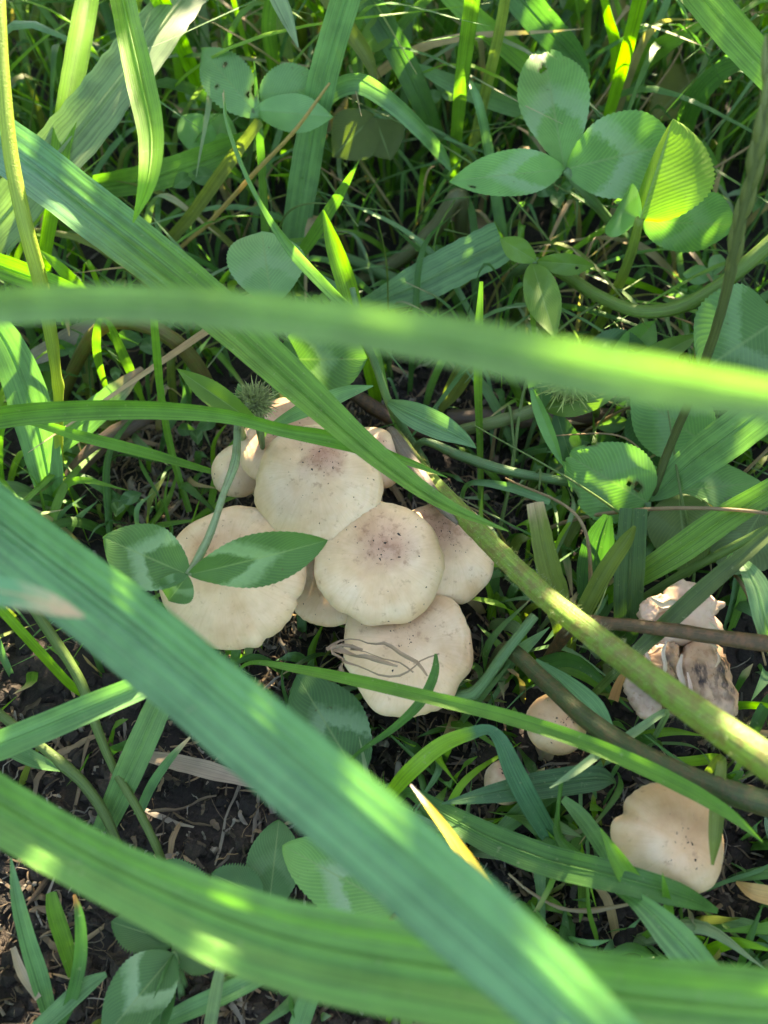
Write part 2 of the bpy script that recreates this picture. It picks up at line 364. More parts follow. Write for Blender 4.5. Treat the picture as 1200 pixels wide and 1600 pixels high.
def rooted(C4, root):
    """root: None, or (dx,dy) shift in cm of the foot on the soil before the first point"""
    if root is None: return C4
    f = C4[0]; r = np.array((f[0] + root[0] * .01, f[1] + root[1] * .01, -0.003, f[3] * 0.7))
    m_ = 0.5 * (f + r); m_[0] = f[0] * .35 + r[0] * .65; m_[1] = f[1] * .35 + r[1] * .65; m_[3] = f[3] * .9
    return np.vstack([r, m_, C4])
SEED = [0]
def blade(name, label, tint, pts, cat='grass', group=None, root=None, **kw):
    SEED[0] += 1; mb = MB(); tint = TINT[tint] if isinstance(tint, str) else tint
    C4 = rooted(path(pts), root); ribbon(mb, C4, tint, seed=SEED[0], **kw)
    o = tag(mb.build(name, M_BLADE), label, cat, group)
    if max(p[3] for p in pts) >= 38:      # the wide blades show their keel: a raised rib along the middle
        k2 = dict(kw); k2.pop('corr', None); k2.pop('cols', None); k2.pop('jag', None); wv = kw.get('wav', .06); fo = kw.get('fold', .18); k2['wav'] = 0; k2['fold'] = 0.9
        c2 = catmull(C4, 40); T2 = unit(np.gradient(c2[:, :3], axis=0)); V2 = unit(CAM - c2[:, :3]); S2 = unit(np.cross(T2, V2)); N2 = unit(np.cross(S2, T2)); ro = kw.get('roll', (0, 0)); a2 = np.radians(np.linspace(ro[0], ro[1], 40))[:, None]; N2 = N2 * np.cos(a2) - S2 * np.sin(a2)
        cr_ = kw.get('corr'); dz = -fo + (cr_[1] * math.cos(.6) * 1.3 if cr_ else 0)
        c2[:, :3] += N2 * (c2[:, 3:] * .5 * dz + c2[:, 3:] * .006 + .0003); c2[:, 3] *= 0.075; k2['fold'] = -0.5
        mb = MB(); ribbon(mb, c2, np.array(tint) * np.array((1.18, 1.12, 1.1)), seed=SEED[0], cols=5, **k2); mb.build('midrib', M_BLADE, o)
    return o
def stalk(name, label, tint, pts, cat='stem', group=None, root=None, parent=None, **kw):
    SEED[0] += 1; mb = MB(); tint = TINT[tint] if isinstance(tint, str) else tint
    tube(mb, rooted(path(pts), root), tint, seed=SEED[0], **kw)
    o = mb.build(name, M_STEM, parent)
    return o if parent is not None else tag(o, label, cat, group)

# ================================================================== ground
def gz(x, y):
    x = np.asarray(x, float); y = np.asarray(y, float)
    return -0.004 + 0.011 * (fbm(x * 26 + 7, y * 26 + 3, 1, 3) - 0.45) + 0.005 * (fbm(x * 150, y * 150, 9, 3) - 0.45) + 0.0016 * (fbm(x * 620, y * 620, 19, 2) - 0.4)
def axis_(a, b, st):
    core = np.arange(a, b, st); g = 0.01 * np.cumsum(1.45 ** np.arange(24))
    return np.concatenate([(a - g)[::-1], core, core[-1] + g])
xs, ys = axis_(-0.27, 0.27, 0.0018), axis_(-0.05, 0.62, 0.0021)
X, Y = np.meshgrid(xs, ys)
Z = gz(X, Y) * np.exp(-np.maximum(0, np.hypot(X, Y) - 2) / 2) 
mb = MB(); mb.grid(np.stack([X, Y, Z], -1), np.stack([X, Y], -1), np.ones(X.shape + (4,)))
g = mb.build('ground', M_SOIL); g['kind'] = 'structure'; g['label'] = 'dark crumbly soil under the grass'

# ================================================================== mushrooms
CREAM = np.array((0.75, 0.54, 0.335)); ROSE = np.array((0.46, 0.24, 0.165)); PALE = np.array((0.72, 0.58, 0.42)); PEACH = np.array((0.56, 0.32, 0.17))
def mushroom(label, c, rpx, hd=0.5, lean=(0, 0), seed=0, wave=0.035, notches=(), wrinkle=None, umbo=0.06, spot=(0, 0), spot_r=0.4, dirt=0.6,
             edge=CREAM, mid=ROSE, foot=None, asym=0.0, dents=(), sq=1.0, group='pale mushrooms in the clump', stem_r=0.17, torn=False):
    r = np.random.default_rng(seed + 100)
    cc = P(*c); R = mm(rpx, cc)
    nr, nth = 52, 128
    th = np.linspace(0, 2 * np.pi, nth, endpoint=False); s = np.linspace(0, 1.22, nr)
    S_, TH = np.meshgrid(s, th, indexing='ij')
    a = np.clip(S_, 0, 1) * np.pi / 2; rho = np.sin(a)
    h = hd * (np.clip(1 - rho ** 2.3, 0, 1)) ** (1 / 1.7)
    over = np.clip((S_ - 1) / 0.22, 0, 1)
    rr = rho * (1 - 0.16 * over ** 1.5); h = h - 0.13 * np.sin(over * np.pi / 2)
    # outline
    k = np.zeros_like(TH)
    for f in (2, 3, 5, 7, 11):
        k += wave * r.uniform(0.4, 1) / (1 + 0.22 * f) * np.sin(f * TH + r.uniform(0, 6.28))
    for (ang, dp, wdg) in notches:
        dth = np.angle(np.exp(1j * (TH - math.radians(ang)))); k -= dp * np.exp(-(dth / math.radians(wdg)) ** 2)
    k += 0.008 * np.sin(TH * 23 + 5 * np.sin(TH * 3 + seed)) * (0.4 + 0.6 * np.sin(TH * 2 + seed) ** 2) * np.clip(rho - 0.85, 0, 1) * 6
    rr = rr * (1 + k * np.clip(rho, 0, 1) ** 1.5)
    x, y = rr * np.cos(TH), rr * np.sin(TH) * sq
    h = h + umbo * np.exp(-((x - spot[0]) ** 2 + (y - spot[1]) ** 2) / 0.09)
    h += 0.55 * wave * rho ** 3 * (np.sin(3 * TH + r.uniform(0, 6)) + 0.7 * np.sin(5 * TH + r.uniform(0, 6)))
    h += 0.05 * (fbm(x * 1.8 + seed * 3.1 + 20, y * 1.8 + 30, seed, 2) - 0.45)
    h += 0.004 * (fbm(x * 11 + seed + 50, y * 11 + 30, seed + 4, 3) - 0.45)
    for (dx, dy, dr, dd) in dents: h -= dd * np.exp(-((x - dx) ** 2 + (y - dy) ** 2) / dr ** 2)
    if wrinkle:
        for (ang, wdg, am) in wrinkle:
            dth = np.angle(np.exp(1j * (TH - math.radians(ang)))); mk_ = np.exp(-(dth / math.radians(wdg)) ** 2) * np.clip((rho - 0.55) / 0.3, 0, 1)
            ph = fbm(x * 5 + 9, y * 5 + 9, seed + 8, 2) * 9
            h += mk_ * am * (np.sin(rho * 58 + ph) * 0.8 + np.sin(TH * 46 + ph) * 0.6)
    n = unit(np.array((lean[0], lean[1], 1.0))); ax = unit(np.cross((0, 1.0, 0), n)); ay = np.cross(n, ax)
    to = lambda x_, y_, h_: cc + R * (x_[..., None] * ax + y_[..., None] * ay + h_[..., None] * n)
    # colour: rosy tan bruise towards the middle, cream margin, bleached patches
    d = np.hypot(x - spot[0], y - spot[1]) + 0.24 * (fbm(x * 3 + seed, y * 3 + 5, seed + 2, 4) - 0.45) * 2
    m_ = np.clip(1 - d / spot_r, 0, 1) ** 0.8
    bl = np.clip((fbm(x * 2 + seed * 7, y * 2 + 11, seed + 31, 3) - 0.42) * 4, 0, 1)
    col = np.ones(x.shape + (4,))
    base = edge * (1 - 0.45 * bl[..., None]) + PALE * (0.45 * bl[..., None])
    rim = np.clip((rho - 0.86) / 0.14, 0, 1)[..., None] * (0.5 + 0.5 * np.sin(TH * 2 + seed))[..., None]
    base = base * (1 - 0.35 * rim) + np.array((0.47, 0.335, 0.15)) * 0.35 * rim
    col[..., :3] = base * (1 - 0.9 * m_[..., None]) + mid * 0.9 * m_[..., None]
    col[..., 3] = dirt * np.clip(m_ * 1.3 + 0.25 * bl, 0, 1.2)
    root = empty('mushroom')
    mb = MB(); uv = np.stack([x, y], -1)
    mb.grid(to(x, y, h), uv, col, closed=True)
    mb.build('cap', M_TORN if torn else M_CAP, root)
    # crumbs of soil stuck to the cap, most near its middle
    pts_ = to(x, y, h); rc = np.random.default_rng(seed + 500); mb = MB(); nd = int(42 * dirt + 14)
    ic_ = np.array([(0, 0, .5), (1, 0, 0), (-.3, .9, 0), (-.7, -.6, 0), (.4, -.8, 0)])
    for k_ in range(nd):
        for t_ in range(12):
            i_, j_ = rc.integers(1, 38), rc.integers(0, nth)
            if rc.random() < .12 + m_[i_, j_] * 1.2: break
        sz_ = abs(rc.normal(0, .00011)) + .00006; pz = pts_[i_, j_]; ns_ = unit(np.cross(pts_[i_, (j_ + 1) % nth] - pz, pts_[i_ + 1, j_] - pz)); ns_ = ns_ if ns_ @ n > 0 else -ns_
        a1 = unit(np.cross(ns_, rc.standard_normal(3))); a2 = np.cross(ns_, a1); q_ = ic_ * rc.uniform(.5, 1.5, (5, 3))
        mb.raw(pz + (q_[:, :1] * a1 * rc.uniform(.7, 2.2) + q_[:, 1:2] * a2 + q_[:, 2:] * ns_) * sz_, [(0, 1, 2), (0, 2, 3), (0, 3, 4), (0, 4, 1)], np.zeros((5, 2)), np.ones((5, 4)))
    mb.build('soil_specks', M_SOIL, root, kind='stuff', smooth=False)
    # gills: one pleated sheet under the cap
    mb = MB(); gr = np.linspace(0.16, 0.86, 8)[:, None]; tg = np.linspace(0, 2 * np.pi, 180, endpoint=False)[None, :]
    zz = -0.13 + 0.24 * (1 - gr) + 0.035 * np.where(np.arange(180) % 2, 1, -1)[None, :] * np.sin(np.pi * (gr - 0.1))
    gx, gy = np.broadcast_to(gr * np.cos(tg), zz.shape), np.broadcast_to(gr * np.sin(tg) * sq, zz.shape)
    kk = np.interp(tg[0], th, k[nr // 2]); gx, gy = gx * (1 + kk), gy * (1 + kk)
    gc = np.ones(zz.shape + (4,)); gc[..., :3] = (0.45, 0.33, 0.22); gc[..., 3] = 0
    mb.grid(to(gx, gy, zz), np.zeros(zz.shape + (2,)), gc, closed=True); mb.build('gills', M_CAP, root)
    # stem
    f0 = np.array(foot if foot is not None else (cc[0] + 0.1 * R, cc[1] + 0.15 * R)); top = cc + R * 0.06 * n; mid_ = top * 0.5 + np.array((f0[0], f0[1], 0)) * 0.5 - n * 0.0 
    mid_[:2] = top[:2] * 0.62 + f0 * 0.38
    sp = np.array([(f0[0], f0[1], -0.004, R * stem_r * 2.5), (*mid_, R * stem_r * 2.0), (*top, R * stem_r * 2.2)])
    mb = MB(); tube(mb, sp, (0.48, 0.37, 0.25), sides=16, seed=seed, bump=0.03); mb.build('stem', M_CAP, root)
    return tag(root, label, 'mushroom', group)
FT = lambda px, py: P(px, py, 0)[:2]
F0 = FT(560, 880)
mushroom('round pale mushroom with grubby pink centre, cap in the middle of the clump', (593, 880, 3.6), 101, 0.40, (0.0, -0.32), 1, 0.022, [(-120, 0.05, 9), (-25, 0.03, 14)], None, 0.05, (0.06, 0.22), 0.62, 0.95, foot=F0)
mushroom('large topmost mushroom of the clump, brown-speckled centre and wrinkled flaring rim', (496, 756, 4.3), 101, 0.39, (-0.05, -0.26), 2, 0.03, [(-42, -0.10, 14), (-75, -0.04, 12)], [(-38, 30, 0.02)], 0.05, (0.10, 0.34), 0.5, 1.0, foot=F0 + np.array((-.006, .006)))
mushroom('broad smooth mushroom partly covered by a two-lobed clover leaf, ragged front rim', (364, 902, 3.2), 116, 0.36, (-0.12, -0.34), 3, 0.03, [(-62, 0.05, 5), (-78, 0.04, 4), (-22, 0.05, 2.5), (55, -0.05, 14)], [(62, 16, 0.012)], 0.04, (-0.2, 0.35), 0.55, 0.25, mid=PEACH, foot=F0 + np.array((-.018, -.002)))
mushroom('lowest mushroom of the clump, peach-stained cap crossed by withered fibres', (636, 1012, 2.3), 106, 0.34, (0.03, -0.18), 4, 0.045, [(178, 0.05, 10), (-35, 0.05, 12), (-150, 0.05, 12)], [(0, 30, 0.006)], 0.0, (0.0, 0.42), 0.66, 0.45, mid=PEACH, foot=F0 + np.array((.008, -.012)), dents=[(-0.35, 0.4, 0.16, 0.10), (0.25, -0.25, 0.3, 0.05)])
mushroom('mushroom with dull pink blotched cap half hidden behind the middle cap', (696, 862, 2.7), 84, 0.45, (0.22, -0.22), 5, 0.04, [(-10, 0.06, 14)], [(70, 40, 0.008)], 0.04, (-0.15, 0.35), 0.75, 0.9, foot=F0 + np.array((.016, .004)), sq=1.02)
mushroom('small flat mushroom wedged under two larger caps', (520, 912, 1.9), 70, 0.30, (-0.05, -0.2), 6, 0.03, (), None, 0.03, (0.1, 0.2), 0.4, 0.3, mid=PEACH, foot=F0 + np.array((-.004, -.008)))
mushroom('little smooth mushroom at the back of the clump beside a clover stalk', (374, 735, 2.7), 46, 0.6, (-0.25, -0.25), 7, 0.03, (), None, 0.0, (0, 0), 0.3, 0.2, foot=F0 + np.array((-.022, .016)))
mushroom('pinkish mushroom at the back of the clump with split white rim', (455, 690, 3.9), 88, 0.36, (-0.02, 0.0), 8, 0.05, [(40, 0.12, 6), (75, 0.08, 5), (160, 0.07, 12)], [(165, 40, 0.012), (60, 40, 0.01)], 0.0, (-0.1, 0.1), 0.9, 0.5, foot=F0 + np.array((-.008, .024)))
mushroom('narrow mushroom squeezed behind the topmost cap, next to a dry grey stalk', (582, 716, 3.4), 56, 0.5, (0.2, -0.1), 9, 0.035, (), [(0, 40, 0.008)], 0.0, (0, 0.2), 0.5, 0.3, foot=F0 + np.array((.006, .02)))
G2 = 'young mushrooms beside the clump'
mushroom('small button mushroom with a dark scratch under a thick olive stalk', (869, 1131, 2.1), 48, 0.8, (0.05, -0.25), 11, 0.02, [(35, 0.05, 18)], None, 0.0, (0.2, 0.1), 0.5, 0.5, mid=PEACH, edge=np.array((0.62, 0.42, 0.25)), group=G2, dents=[(-0.05, -0.05, 0.28, -0.06), (0.1, -0.35, 0.12, 0.05)], stem_r=0.3)
mushroom('tiny button mushroom half buried under crossed dark grass blades', (790, 1222, 1.1), 34, 0.8, (0, -0.2), 12, 0.02, (), None, 0.0, (0, 0.3), 0.5, 0.5, group=G2, stem_r=0.35, edge=np.array((0.44, 0.31, 0.21)))
mushroom('plump domed mushroom with an indented side and a bare round top', (1043, 1312, 2.6), 86, 0.74, (0.03, -0.30), 13, 0.012, [(150, 0.12, 7), (-45, -0.05, 20), (170, -0.04, 12)], None, 0.0, (0.28, 0.02), 0.72, 0.25, mid=np.array((0.64, 0.35, 0.18)), edge=np.array((0.68, 0.46, 0.275)), group=G2, stem_r=0.25)
# torn old mushroom: one broken cap in two lobes with curled white flesh
tm = mushroom('old torn mushroom with black-streaked split cap and curled white flesh', (1070, 1062, 1.7), 62, 0.5, (0.05, -0.2), 14, 0.06, (), None, 0.1, (0.05, 0.1), 0.75, 1.0, mid=np.array((0.30, 0.15, 0.07)), edge=np.array((0.36, 0.24, 0.15)), group=G2, torn=True, stem_r=0.3)
def flap(outline, zc, dome, tint, seed, name='cap_flap', parent=tm, mat=None, dirt=0.3):
    """a broken piece of cap: outline in photo pixels, doomed up in the middle, thick rim"""
    o = np.array([P(px, py, zc) for px, py in outline]); o = catmull(np.vstack([o, o[:1]]), 64)[:-1]
    r = np.random.default_rng(seed); c = o.mean(0); o = c + (o - c) * (1 + 0.035 * r.standard_normal((len(o), 1)))
    ks = np.concatenate([np.linspace(0.02, 1, 16), [0.97, 0.9]]); sz = np.linalg.norm(o - c, axis=1).mean()
    pts = c + (o - c)[None] * ks[:, None, None]
    hh = dome * sz * np.sqrt(np.clip(1 - np.clip(ks, 0, 1) ** 2.4, 0, 1)); hh[-2:] = [-0.10 * sz, -0.16 * sz]
    pts[..., 2] += hh[:, None]; X_, Y_ = pts[..., 0] / sz, pts[..., 1] / sz
    pts[..., 2] += sz * (0.30 * (fbm(X_ * 2.6 + seed, Y_ * 2.6, seed, 3) - 0.45) + 0.14 * (fbm(X_ * 7, Y_ * 9 + seed, seed + 5, 3) - 0.45)) * np.where(ks < 0.99, 1, 0.8)[:, None]
    col = np.ones(pts.shape[:2] + (4,)); col[..., :3] = tint; col[..., 3] = dirt
    tv = np.clip((fbm(X_ * 2 + 3, Y_ * 2 + seed, seed + 9, 3) - 0.4) * 3, 0, 1)[..., None]; col[..., :3] = col[..., :3] * (1 - 0.4 * tv) + np.array((0.33, 0.19, 0.10)) * 0.4 * tv
    mb = MB(); mb.grid(pts, np.stack([X_ * 0.3, Y_ * 0.3], -1), col, closed=True)
    return mb.build(name, mat or M_CAP, parent)
flap([(1000, 990), (996, 962), (1012, 938), (1032, 934), (1046, 916), (1072, 908), (1102, 922), (1118, 940), (1130, 946), (1118, 966), (1132, 992), (1112, 1006), (1070, 1008), (1030, 1012)], 2.5, 0.42, (0.56, 0.41, 0.30), 41, dirt=.3)
flap([(1002, 968), (1000, 944), (1018, 932), (1044, 930), (1052, 944), (1030, 958), (1016, 972)], 3.1, 0.3, (0.54, 0.38, 0.27), 45, dirt=.2)
flap([(974, 1078), (978, 1052), (1000, 1050), (1022, 1072), (1034, 1100), (1024, 1120), (1002, 1122), (988, 1104)], 1.9, 0.40, (0.60, 0.46, 0.34), 42, dirt=.1)
flap([(984, 1052), (994, 1018), (1020, 1000), (1050, 1000), (1062, 1024), (1058, 1056), (1064, 1084), (1044, 1096), (1014, 1078)], 2.5, 0.40, (0.50, 0.33, 0.21), 43, mat=M_TORN, dirt=.75)
flap([(1064, 1070), (1062, 1030), (1076, 1004), (1104, 1000), (1128, 1016), (1140, 1052), (1152, 1096), (1146, 1126), (1120, 1132), (1094, 1120), (1080, 1096)], 2.4, 0.48, (0.54, 0.38, 0.26), 44, mat=M_TORN, dirt=.62)
for k, (q, w_) in enumerate([([(1042, 1002), (1036, 1020), (1040, 1040), (1037, 1056), (1042, 1068)], 6), ([(1066, 1022), (1061, 1046), (1067, 1066), (1068, 1082), (1080, 1100)], 9), ([(1108, 972), (1120, 986), (1112, 1004), (1122, 1012)], 8), ([(1016, 934), (1036, 946), (1052, 940), (1060, 950)], 9), ([(1074, 1050), (1079, 1072), (1080, 1090), (1090, 1106)], 6), ([(1006, 1012), (1014, 1034), (1004, 1052)], 7), ([(1120, 1018), (1124, 1030), (1118, 1042)], 5)]):
    mb = MB(); ribbon(mb, path([(x, y, 3.25 if y > 1000 else 3.35, w_ * (0.4 if i in (0, len(q) - 1) else 1)) for i, (x, y) in enumerate(q)]), (0.58, 0.46, 0.33), fold=0.7, seed=k, cols=5, roll=(20, -30)); mb.build('torn_flesh', M_CAP, tm)

# ================================================================== grass blades one by one
TAN = (0.46, 0.34, 0.19); YEL = (0.62, 0.47, 0.06); ORG = (0.36, 0.17, 0.05); WHT = (0.62, 0.56, 0.46)
# blades close to the lens
blade('blade_of_grass', 'long level yellow-green blade arching in front of everything, out of focus', (0.13, 0.25, 0.075), [(-260, 520, 15.1, 56), (-40, 482, 16.3, 58), (200, 474, 16.7, 58), (450, 494, 16.9, 64), (700, 532, 17.0, 76), (900, 572, 17.1, 82), (1100, 606, 17.2, 74), (1260, 634, 17.1, 62), (1400, 680, 16.2, 50)], root=(-6, 5), fold=0.35, cols=9, roll=(12, -8))
blade('blade_of_grass', 'widest ribbed blue-green blade slanting down across the clump, blurred', (0.115, 0.27, 0.125), [(-420, 560, 7, 120), (-200, 660, 9.5, 118), (-40, 800, 10.6, 130), (200, 985, 11.4, 138), (420, 1168, 12.0, 144), (600, 1322, 12.5, 154), (780, 1480, 12.8, 152), (920, 1610, 12.6, 138), (1150, 1830, 11, 110), (1300, 1990, 9.5, 10)], root=(-3, 3), fold=0.26, cols=41, roll=(-30, -26), wav=0.03, corr=(5.7, 0.02))
blade('blade_of_grass', 'wide smooth curving blade passing under the widest blade', (0.12, 0.28, 0.06), [(-330, 1060, 7, 110), (-60, 1230, 9.3, 94), (180, 1368, 10.2, 96), (430, 1474, 10.6, 132), (700, 1528, 10.8, 148), (950, 1568, 10.8, 150), (1200, 1594, 10.4, 146), (1420, 1600, 9, 60)], root=(-3, 1), fold=0.40, cols=25, roll=(-14, -18), wav=0.03, corr=(3.1, 0.05))
blade('blade_of_grass', 'blurred blade tip with a withered tan end resting over the widest blade', (0.11, 0.27, 0.13), [(-150, 935, 12.2, 52), (-20, 922, 12.8, 50), (50, 935, 12.9, 40), (100, 952, 12.9, 24), (132, 964, 12.9, 3)], root=(-4, 2), dry=[(0.80, 0.93, TAN)], roll=(10, 10))
blade('blade_of_grass', 'long shiny bluish blade slanting past the yellow culm to a point over the clump', (0.105, 0.25, 0.13), [(-220, 130, 8, 70), (-30, 205, 9.0, 84), (150, 335, 9.0, 82), (330, 478, 8.6, 74), (465, 600, 7.8, 58), (590, 712, 6.7, 38), (700, 790, 6.0, 22), (795, 830, 5.6, 2)], root=(-3, 4), fold=0.3, cols=31, roll=(-18, 25), corr=(5.2, 0.022), dry=[(0.45, 0.62, (0.10, 0.23, 0.035))])  # bluish sheen put into the base tint, turning plain green towards the tip
blade('blade_of_grass', 'pale dusty broad blade with light scratches, behind the hanging bright blade', 'P', [(-80, 450, 4.5, 60), (20, 322, 6.4, 72), (150, 168, 7.8, 76), (235, 60, 8.6, 70), (320, -50, 9, 54)], root=(-2, 0), fold=0.2, cols=9, roll=(10, 10), jag=True)
blade('blade_of_grass', 'bright green blade hanging point down over the dusty broad blade', 'Y', [(175, -120, 12.8, 36), (196, 20, 12.4, 40), (218, 120, 11.9, 46), (236, 215, 11.4, 40), (230, 285, 11, 28), (208, 348, 10.4, 2)], root=(0, 9), fold=0.3, roll=(-12, -6))
blade('blade_of_grass', 'upright sunlit yellow-green blade behind the dusty broad blade', 'Y', [(70, 420, 4, 18), (86, 300, 6.4, 24), (100, 200, 7.6, 32), (120, 90, 8.6, 36), (138, -10, 9.4, 34), (150, -80, 10, 28)], root=(-.5, 1), fold=0.35)
blade('blade_of_grass', 'lit blade crossing the yellow jointed culm', 'Y', [(-80, 380, 5.6, 30), (-10, 412, 5.9, 38), (50, 434, 5.9, 38), (110, 455, 5.5, 26), (160, 475, 5, 8)], root=(-2, 2), fold=0.25)
blade('blade_of_grass', 'stubby pale blade tip leaning on the lit blade by the culm', 'Y', [(140, 470, 4.4, 14), (115, 440, 5.2, 18), (85, 410, 5.9, 14), (62, 391, 6.1, 2)], root=(.4, .6))
blade('blade_of_grass', 'broad blue-green blade with sun patch bending down beside the yellow jointed culm', 'T', [(-40, 470, 6.4, 30), (5, 530, 5.4, 52), (36, 600, 4.3, 62), (62, 690, 2.8, 60), (78, 770, 1.2, 40), (82, 800, .2, 20)], fold=0.25, roll=(0, -20))
blade('blade_of_grass', 'slender arching blade crossing the yellow culm, its tip over the topmost cap', 'G', [(-120, 690, 6.2, 26), (-10, 655, 7, 34), (120, 642, 7.3, 32), (260, 642, 7.3, 28), (360, 652, 7.2, 22), (440, 672, 7, 22), (530, 690, 6.8, 26), (586, 715, 6.6, 4)], root=(-3, 1), fold=0.5, roll=(25, -25))
blade('blade_of_grass', 'straight narrow blade running behind the clover stalk to the small back mushroom', 'G', [(20, 655, 4.4, 10), (120, 680, 4, 17), (230, 708, 3.4, 17), (335, 738, 2.6, 8)], root=(-2, .6), fold=0.4)
blade('blade_of_grass', 'wide blue-green blade cut off square, lying on the soil behind the clump', 'T', [(545, 490, 1.6, 16), (590, 470, 2.3, 34), (650, 445, 2.9, 58), (715, 412, 3.4, 66), (786, 376, 3.9, 64)], root=(-1, .3), fold=0.16, cols=9, roll=(5, 12), jag=True)
blade('blade_of_grass', 'short bright blade standing point up beside the round clover leaflet', 'Y', [(556, 500, 4.2, 30), (540, 440, 5.1, 32), (520, 380, 5.9, 24), (505, 328, 6.5, 3)], root=(.6, .6), fold=0.5)
blade('blade_of_grass', 'thin green blade point leaning behind the short bright blade', 'G', [(455, 425, 2.4, 14), (495, 360, 4.2, 20), (530, 305, 5.4, 16), (561, 251, 6.6, 1)], root=(-.4, .4))
blade('blade_of_grass', 'twisted thin blade with a faded knobbly tip beside the holed clover leaf', 'T', [(610, 640, 2.4, 8), (575, 520, 4.8, 16), (510, 450, 6.0, 22), (450, 385, 7.0, 24), (405, 315, 7.9, 13), (372, 245, 8.5, 13), (352, 185, 8.9, 15), (348, 142, 9.1, 8)], root=(.4, .4), fold=0.6, roll=(0, 80), dry=[(0.95, 1.0, TAN)])
blade('blade_of_grass', 'thin upright blade rising past the holed clover leaflets', 'G', [(418, 410, 2, 13), (412, 310, 4.2, 13), (405, 200, 6.4, 11), (397, 95, 8, 2)], root=(0, .4))
blade('blade_of_grass', 'arched grey-green blade with shiny crest next to the holed clover leaf', 'T', [(480, 300, 2.4, 16), (490, 200, 5.6, 20), (515, 148, 6.9, 27), (560, 131, 7.4, 31), (612, 162, 6.9, 27), (660, 207, 6.1, 24), (690, 243, 5.2, 18), (706, 270, 4.6, 2)], root=(0, .3), fold=0.45, roll=(10, -20))
blade('blade_of_grass', 'tall wide blue blade standing behind the three holed leaflets', 'T', [(455, 430, 1.2, 40), (478, 260, 5, 46), (505, 120, 7.8, 46), (548, -30, 10.6, 46), (570, -110, 12, 40)], root=(0, .3), fold=0.15, roll=(0, 15))
blade('blade_of_grass', 'pale pointed blade hanging down between two upright blades', 'P', [(405, -110, 11.2, 24), (428, -20, 10.6, 27), (447, 25, 10.2, 22), (466, 74, 9.8, 2)], root=(0, 7))
blade('blade_of_grass', 'upright blade with sun streak next to the hanging pale point', 'G', [(440, 180, 4, 20), (428, 100, 6, 22), (420, 40, 7.4, 23), (432, -40, 9, 20)], root=(0, .6), fold=0.4)
blade('blade_of_grass', 'olive grooved blade slanting down to a point near the arched blade', 'O', [(470, -90, 9.6, 22), (510, -8, 8.9, 25), (545, 45, 8.2, 25), (575, 92, 7.4, 20), (589, 134, 6.8, 3)], root=(-1, 8), fold=0.5)
blade('blade_of_grass', 'dark green broad blade slanting behind the arched blade', 'D', [(530, -90, 9.6, 34), (575, 0, 8, 40), (622, 80, 6.6, 40), (660, 160, 5, 34), (692, 240, 3, 22)], root=(-1, 7), fold=0.25)
blade('blade_of_grass', 'flat sided upright green shoot beside the yellowish straw-green shoot', 'G', [(708, 380, .2, 14), (711, 250, 3.6, 17), (720, 140, 6.6, 22), (738, 0, 10, 25), (748, -90, 12, 24)], fold=0.6)
blade('blade_of_grass', 'yellowish upright shoot leaning towards the big clover leaf', (0.20, 0.24, 0.06), [(728, 270, 2.5, 15), (757, 150, 5.6, 17), (782, 40, 8.6, 17), (798, -60, 11, 16)], root=(-.5, .2), fold=0.6)
blade('blade_of_grass', 'thin bluish blade with bent tip in front of the yellowish shoot', 'T', [(790, 405, 1.4, 18), (774, 300, 3.8, 17), (760, 215, 5.6, 15), (746, 155, 6.8, 13), (728, 116, 7, 2)], root=(.3, .3), fold=0.4)
blade('blade_of_grass', 'green blade sloping down to the torn leaflet of the big clover leaf', 'G', [(650, -70, 8.8, 24), (705, -5, 8, 29), (765, 48, 7.2, 32), (838, 112, 6, 34), (900, 170, 4.4, 20)], root=(-1, 6), fold=0.3)
blade('blade_of_grass', 'blue-green blade lying level, its point behind the flat sided upright shoot', 'T', [(830, 180, 4.2, 26), (790, 163, 4.8, 29), (735, 143, 5.4, 29), (680, 118, 5.9, 20), (638, 95, 6.1, 2)], root=(1, .6), fold=0.2)
blade('blade_of_grass', 'wide dark blade dropping behind the torn leaflet of the big clover leaf', 'D', [(745, -110, 10, 40), (800, -20, 8.8, 46), (855, 45, 7.6, 46), (898, 90, 6.6, 34), (922, 122, 6, 4)], root=(-1, 6), fold=0.25)
blade('blade_of_grass', 'straight sunlit yellow-green shoot behind the big three-part clover leaf', 'Y', [(868, 395, .2, 12), (905, 310, 1.8, 14), (945, 200, 4.2, 17), (975, 95, 6.8, 20), (1003, -15, 9.6, 23), (1020, -90, 11, 22)], fold=0.6)
blade('blade_of_grass', 'twisted bright blade beside the straight sunlit shoot', 'Y', [(948, 210, 3, 12), (960, 130, 5, 20), (962, 75, 6.4, 24), (950, 25, 7.6, 27), (935, -40, 9, 24)], root=(0, .4), fold=0.5, roll=(0, 70))
blade('blade_of_grass', 'dark green blade curving up to a thin point behind the straight sunlit shoot', 'G', [(955, 170, 3, 18), (975, 125, 4.4, 28), (1010, 90, 5.6, 32), (1065, 54, 6.8, 22), (1118, 26, 7.6, 2)], root=(-.3, .3), fold=0.3)
blade('blade_of_grass', 'broad fresh green blade hanging over the arching dark blade', (0.11, 0.25, 0.035), [(1000, -130, 10.6, 40), (1068, -40, 10.7, 48), (1115, 15, 10.5, 52), (1165, 72, 10.1, 52), (1240, 150, 9.2, 46), (1330, 250, 7.4, 30)], root=(-1, 8), fold=0.3, roll=(15, -5))
blade('blade_of_grass', 'arching dark blade with bluish drooping end behind the seed spike', 'D', [(1062, 215, 3.6, 32), (1088, 152, 5.6, 36), (1128, 112, 6.8, 34), (1165, 103, 7.4, 24), (1198, 130, 7.3, 28), (1216, 175, 6.8, 22), (1225, 230, 6, 3)], root=(-.3, .4), fold=0.3, roll=(0, 50))
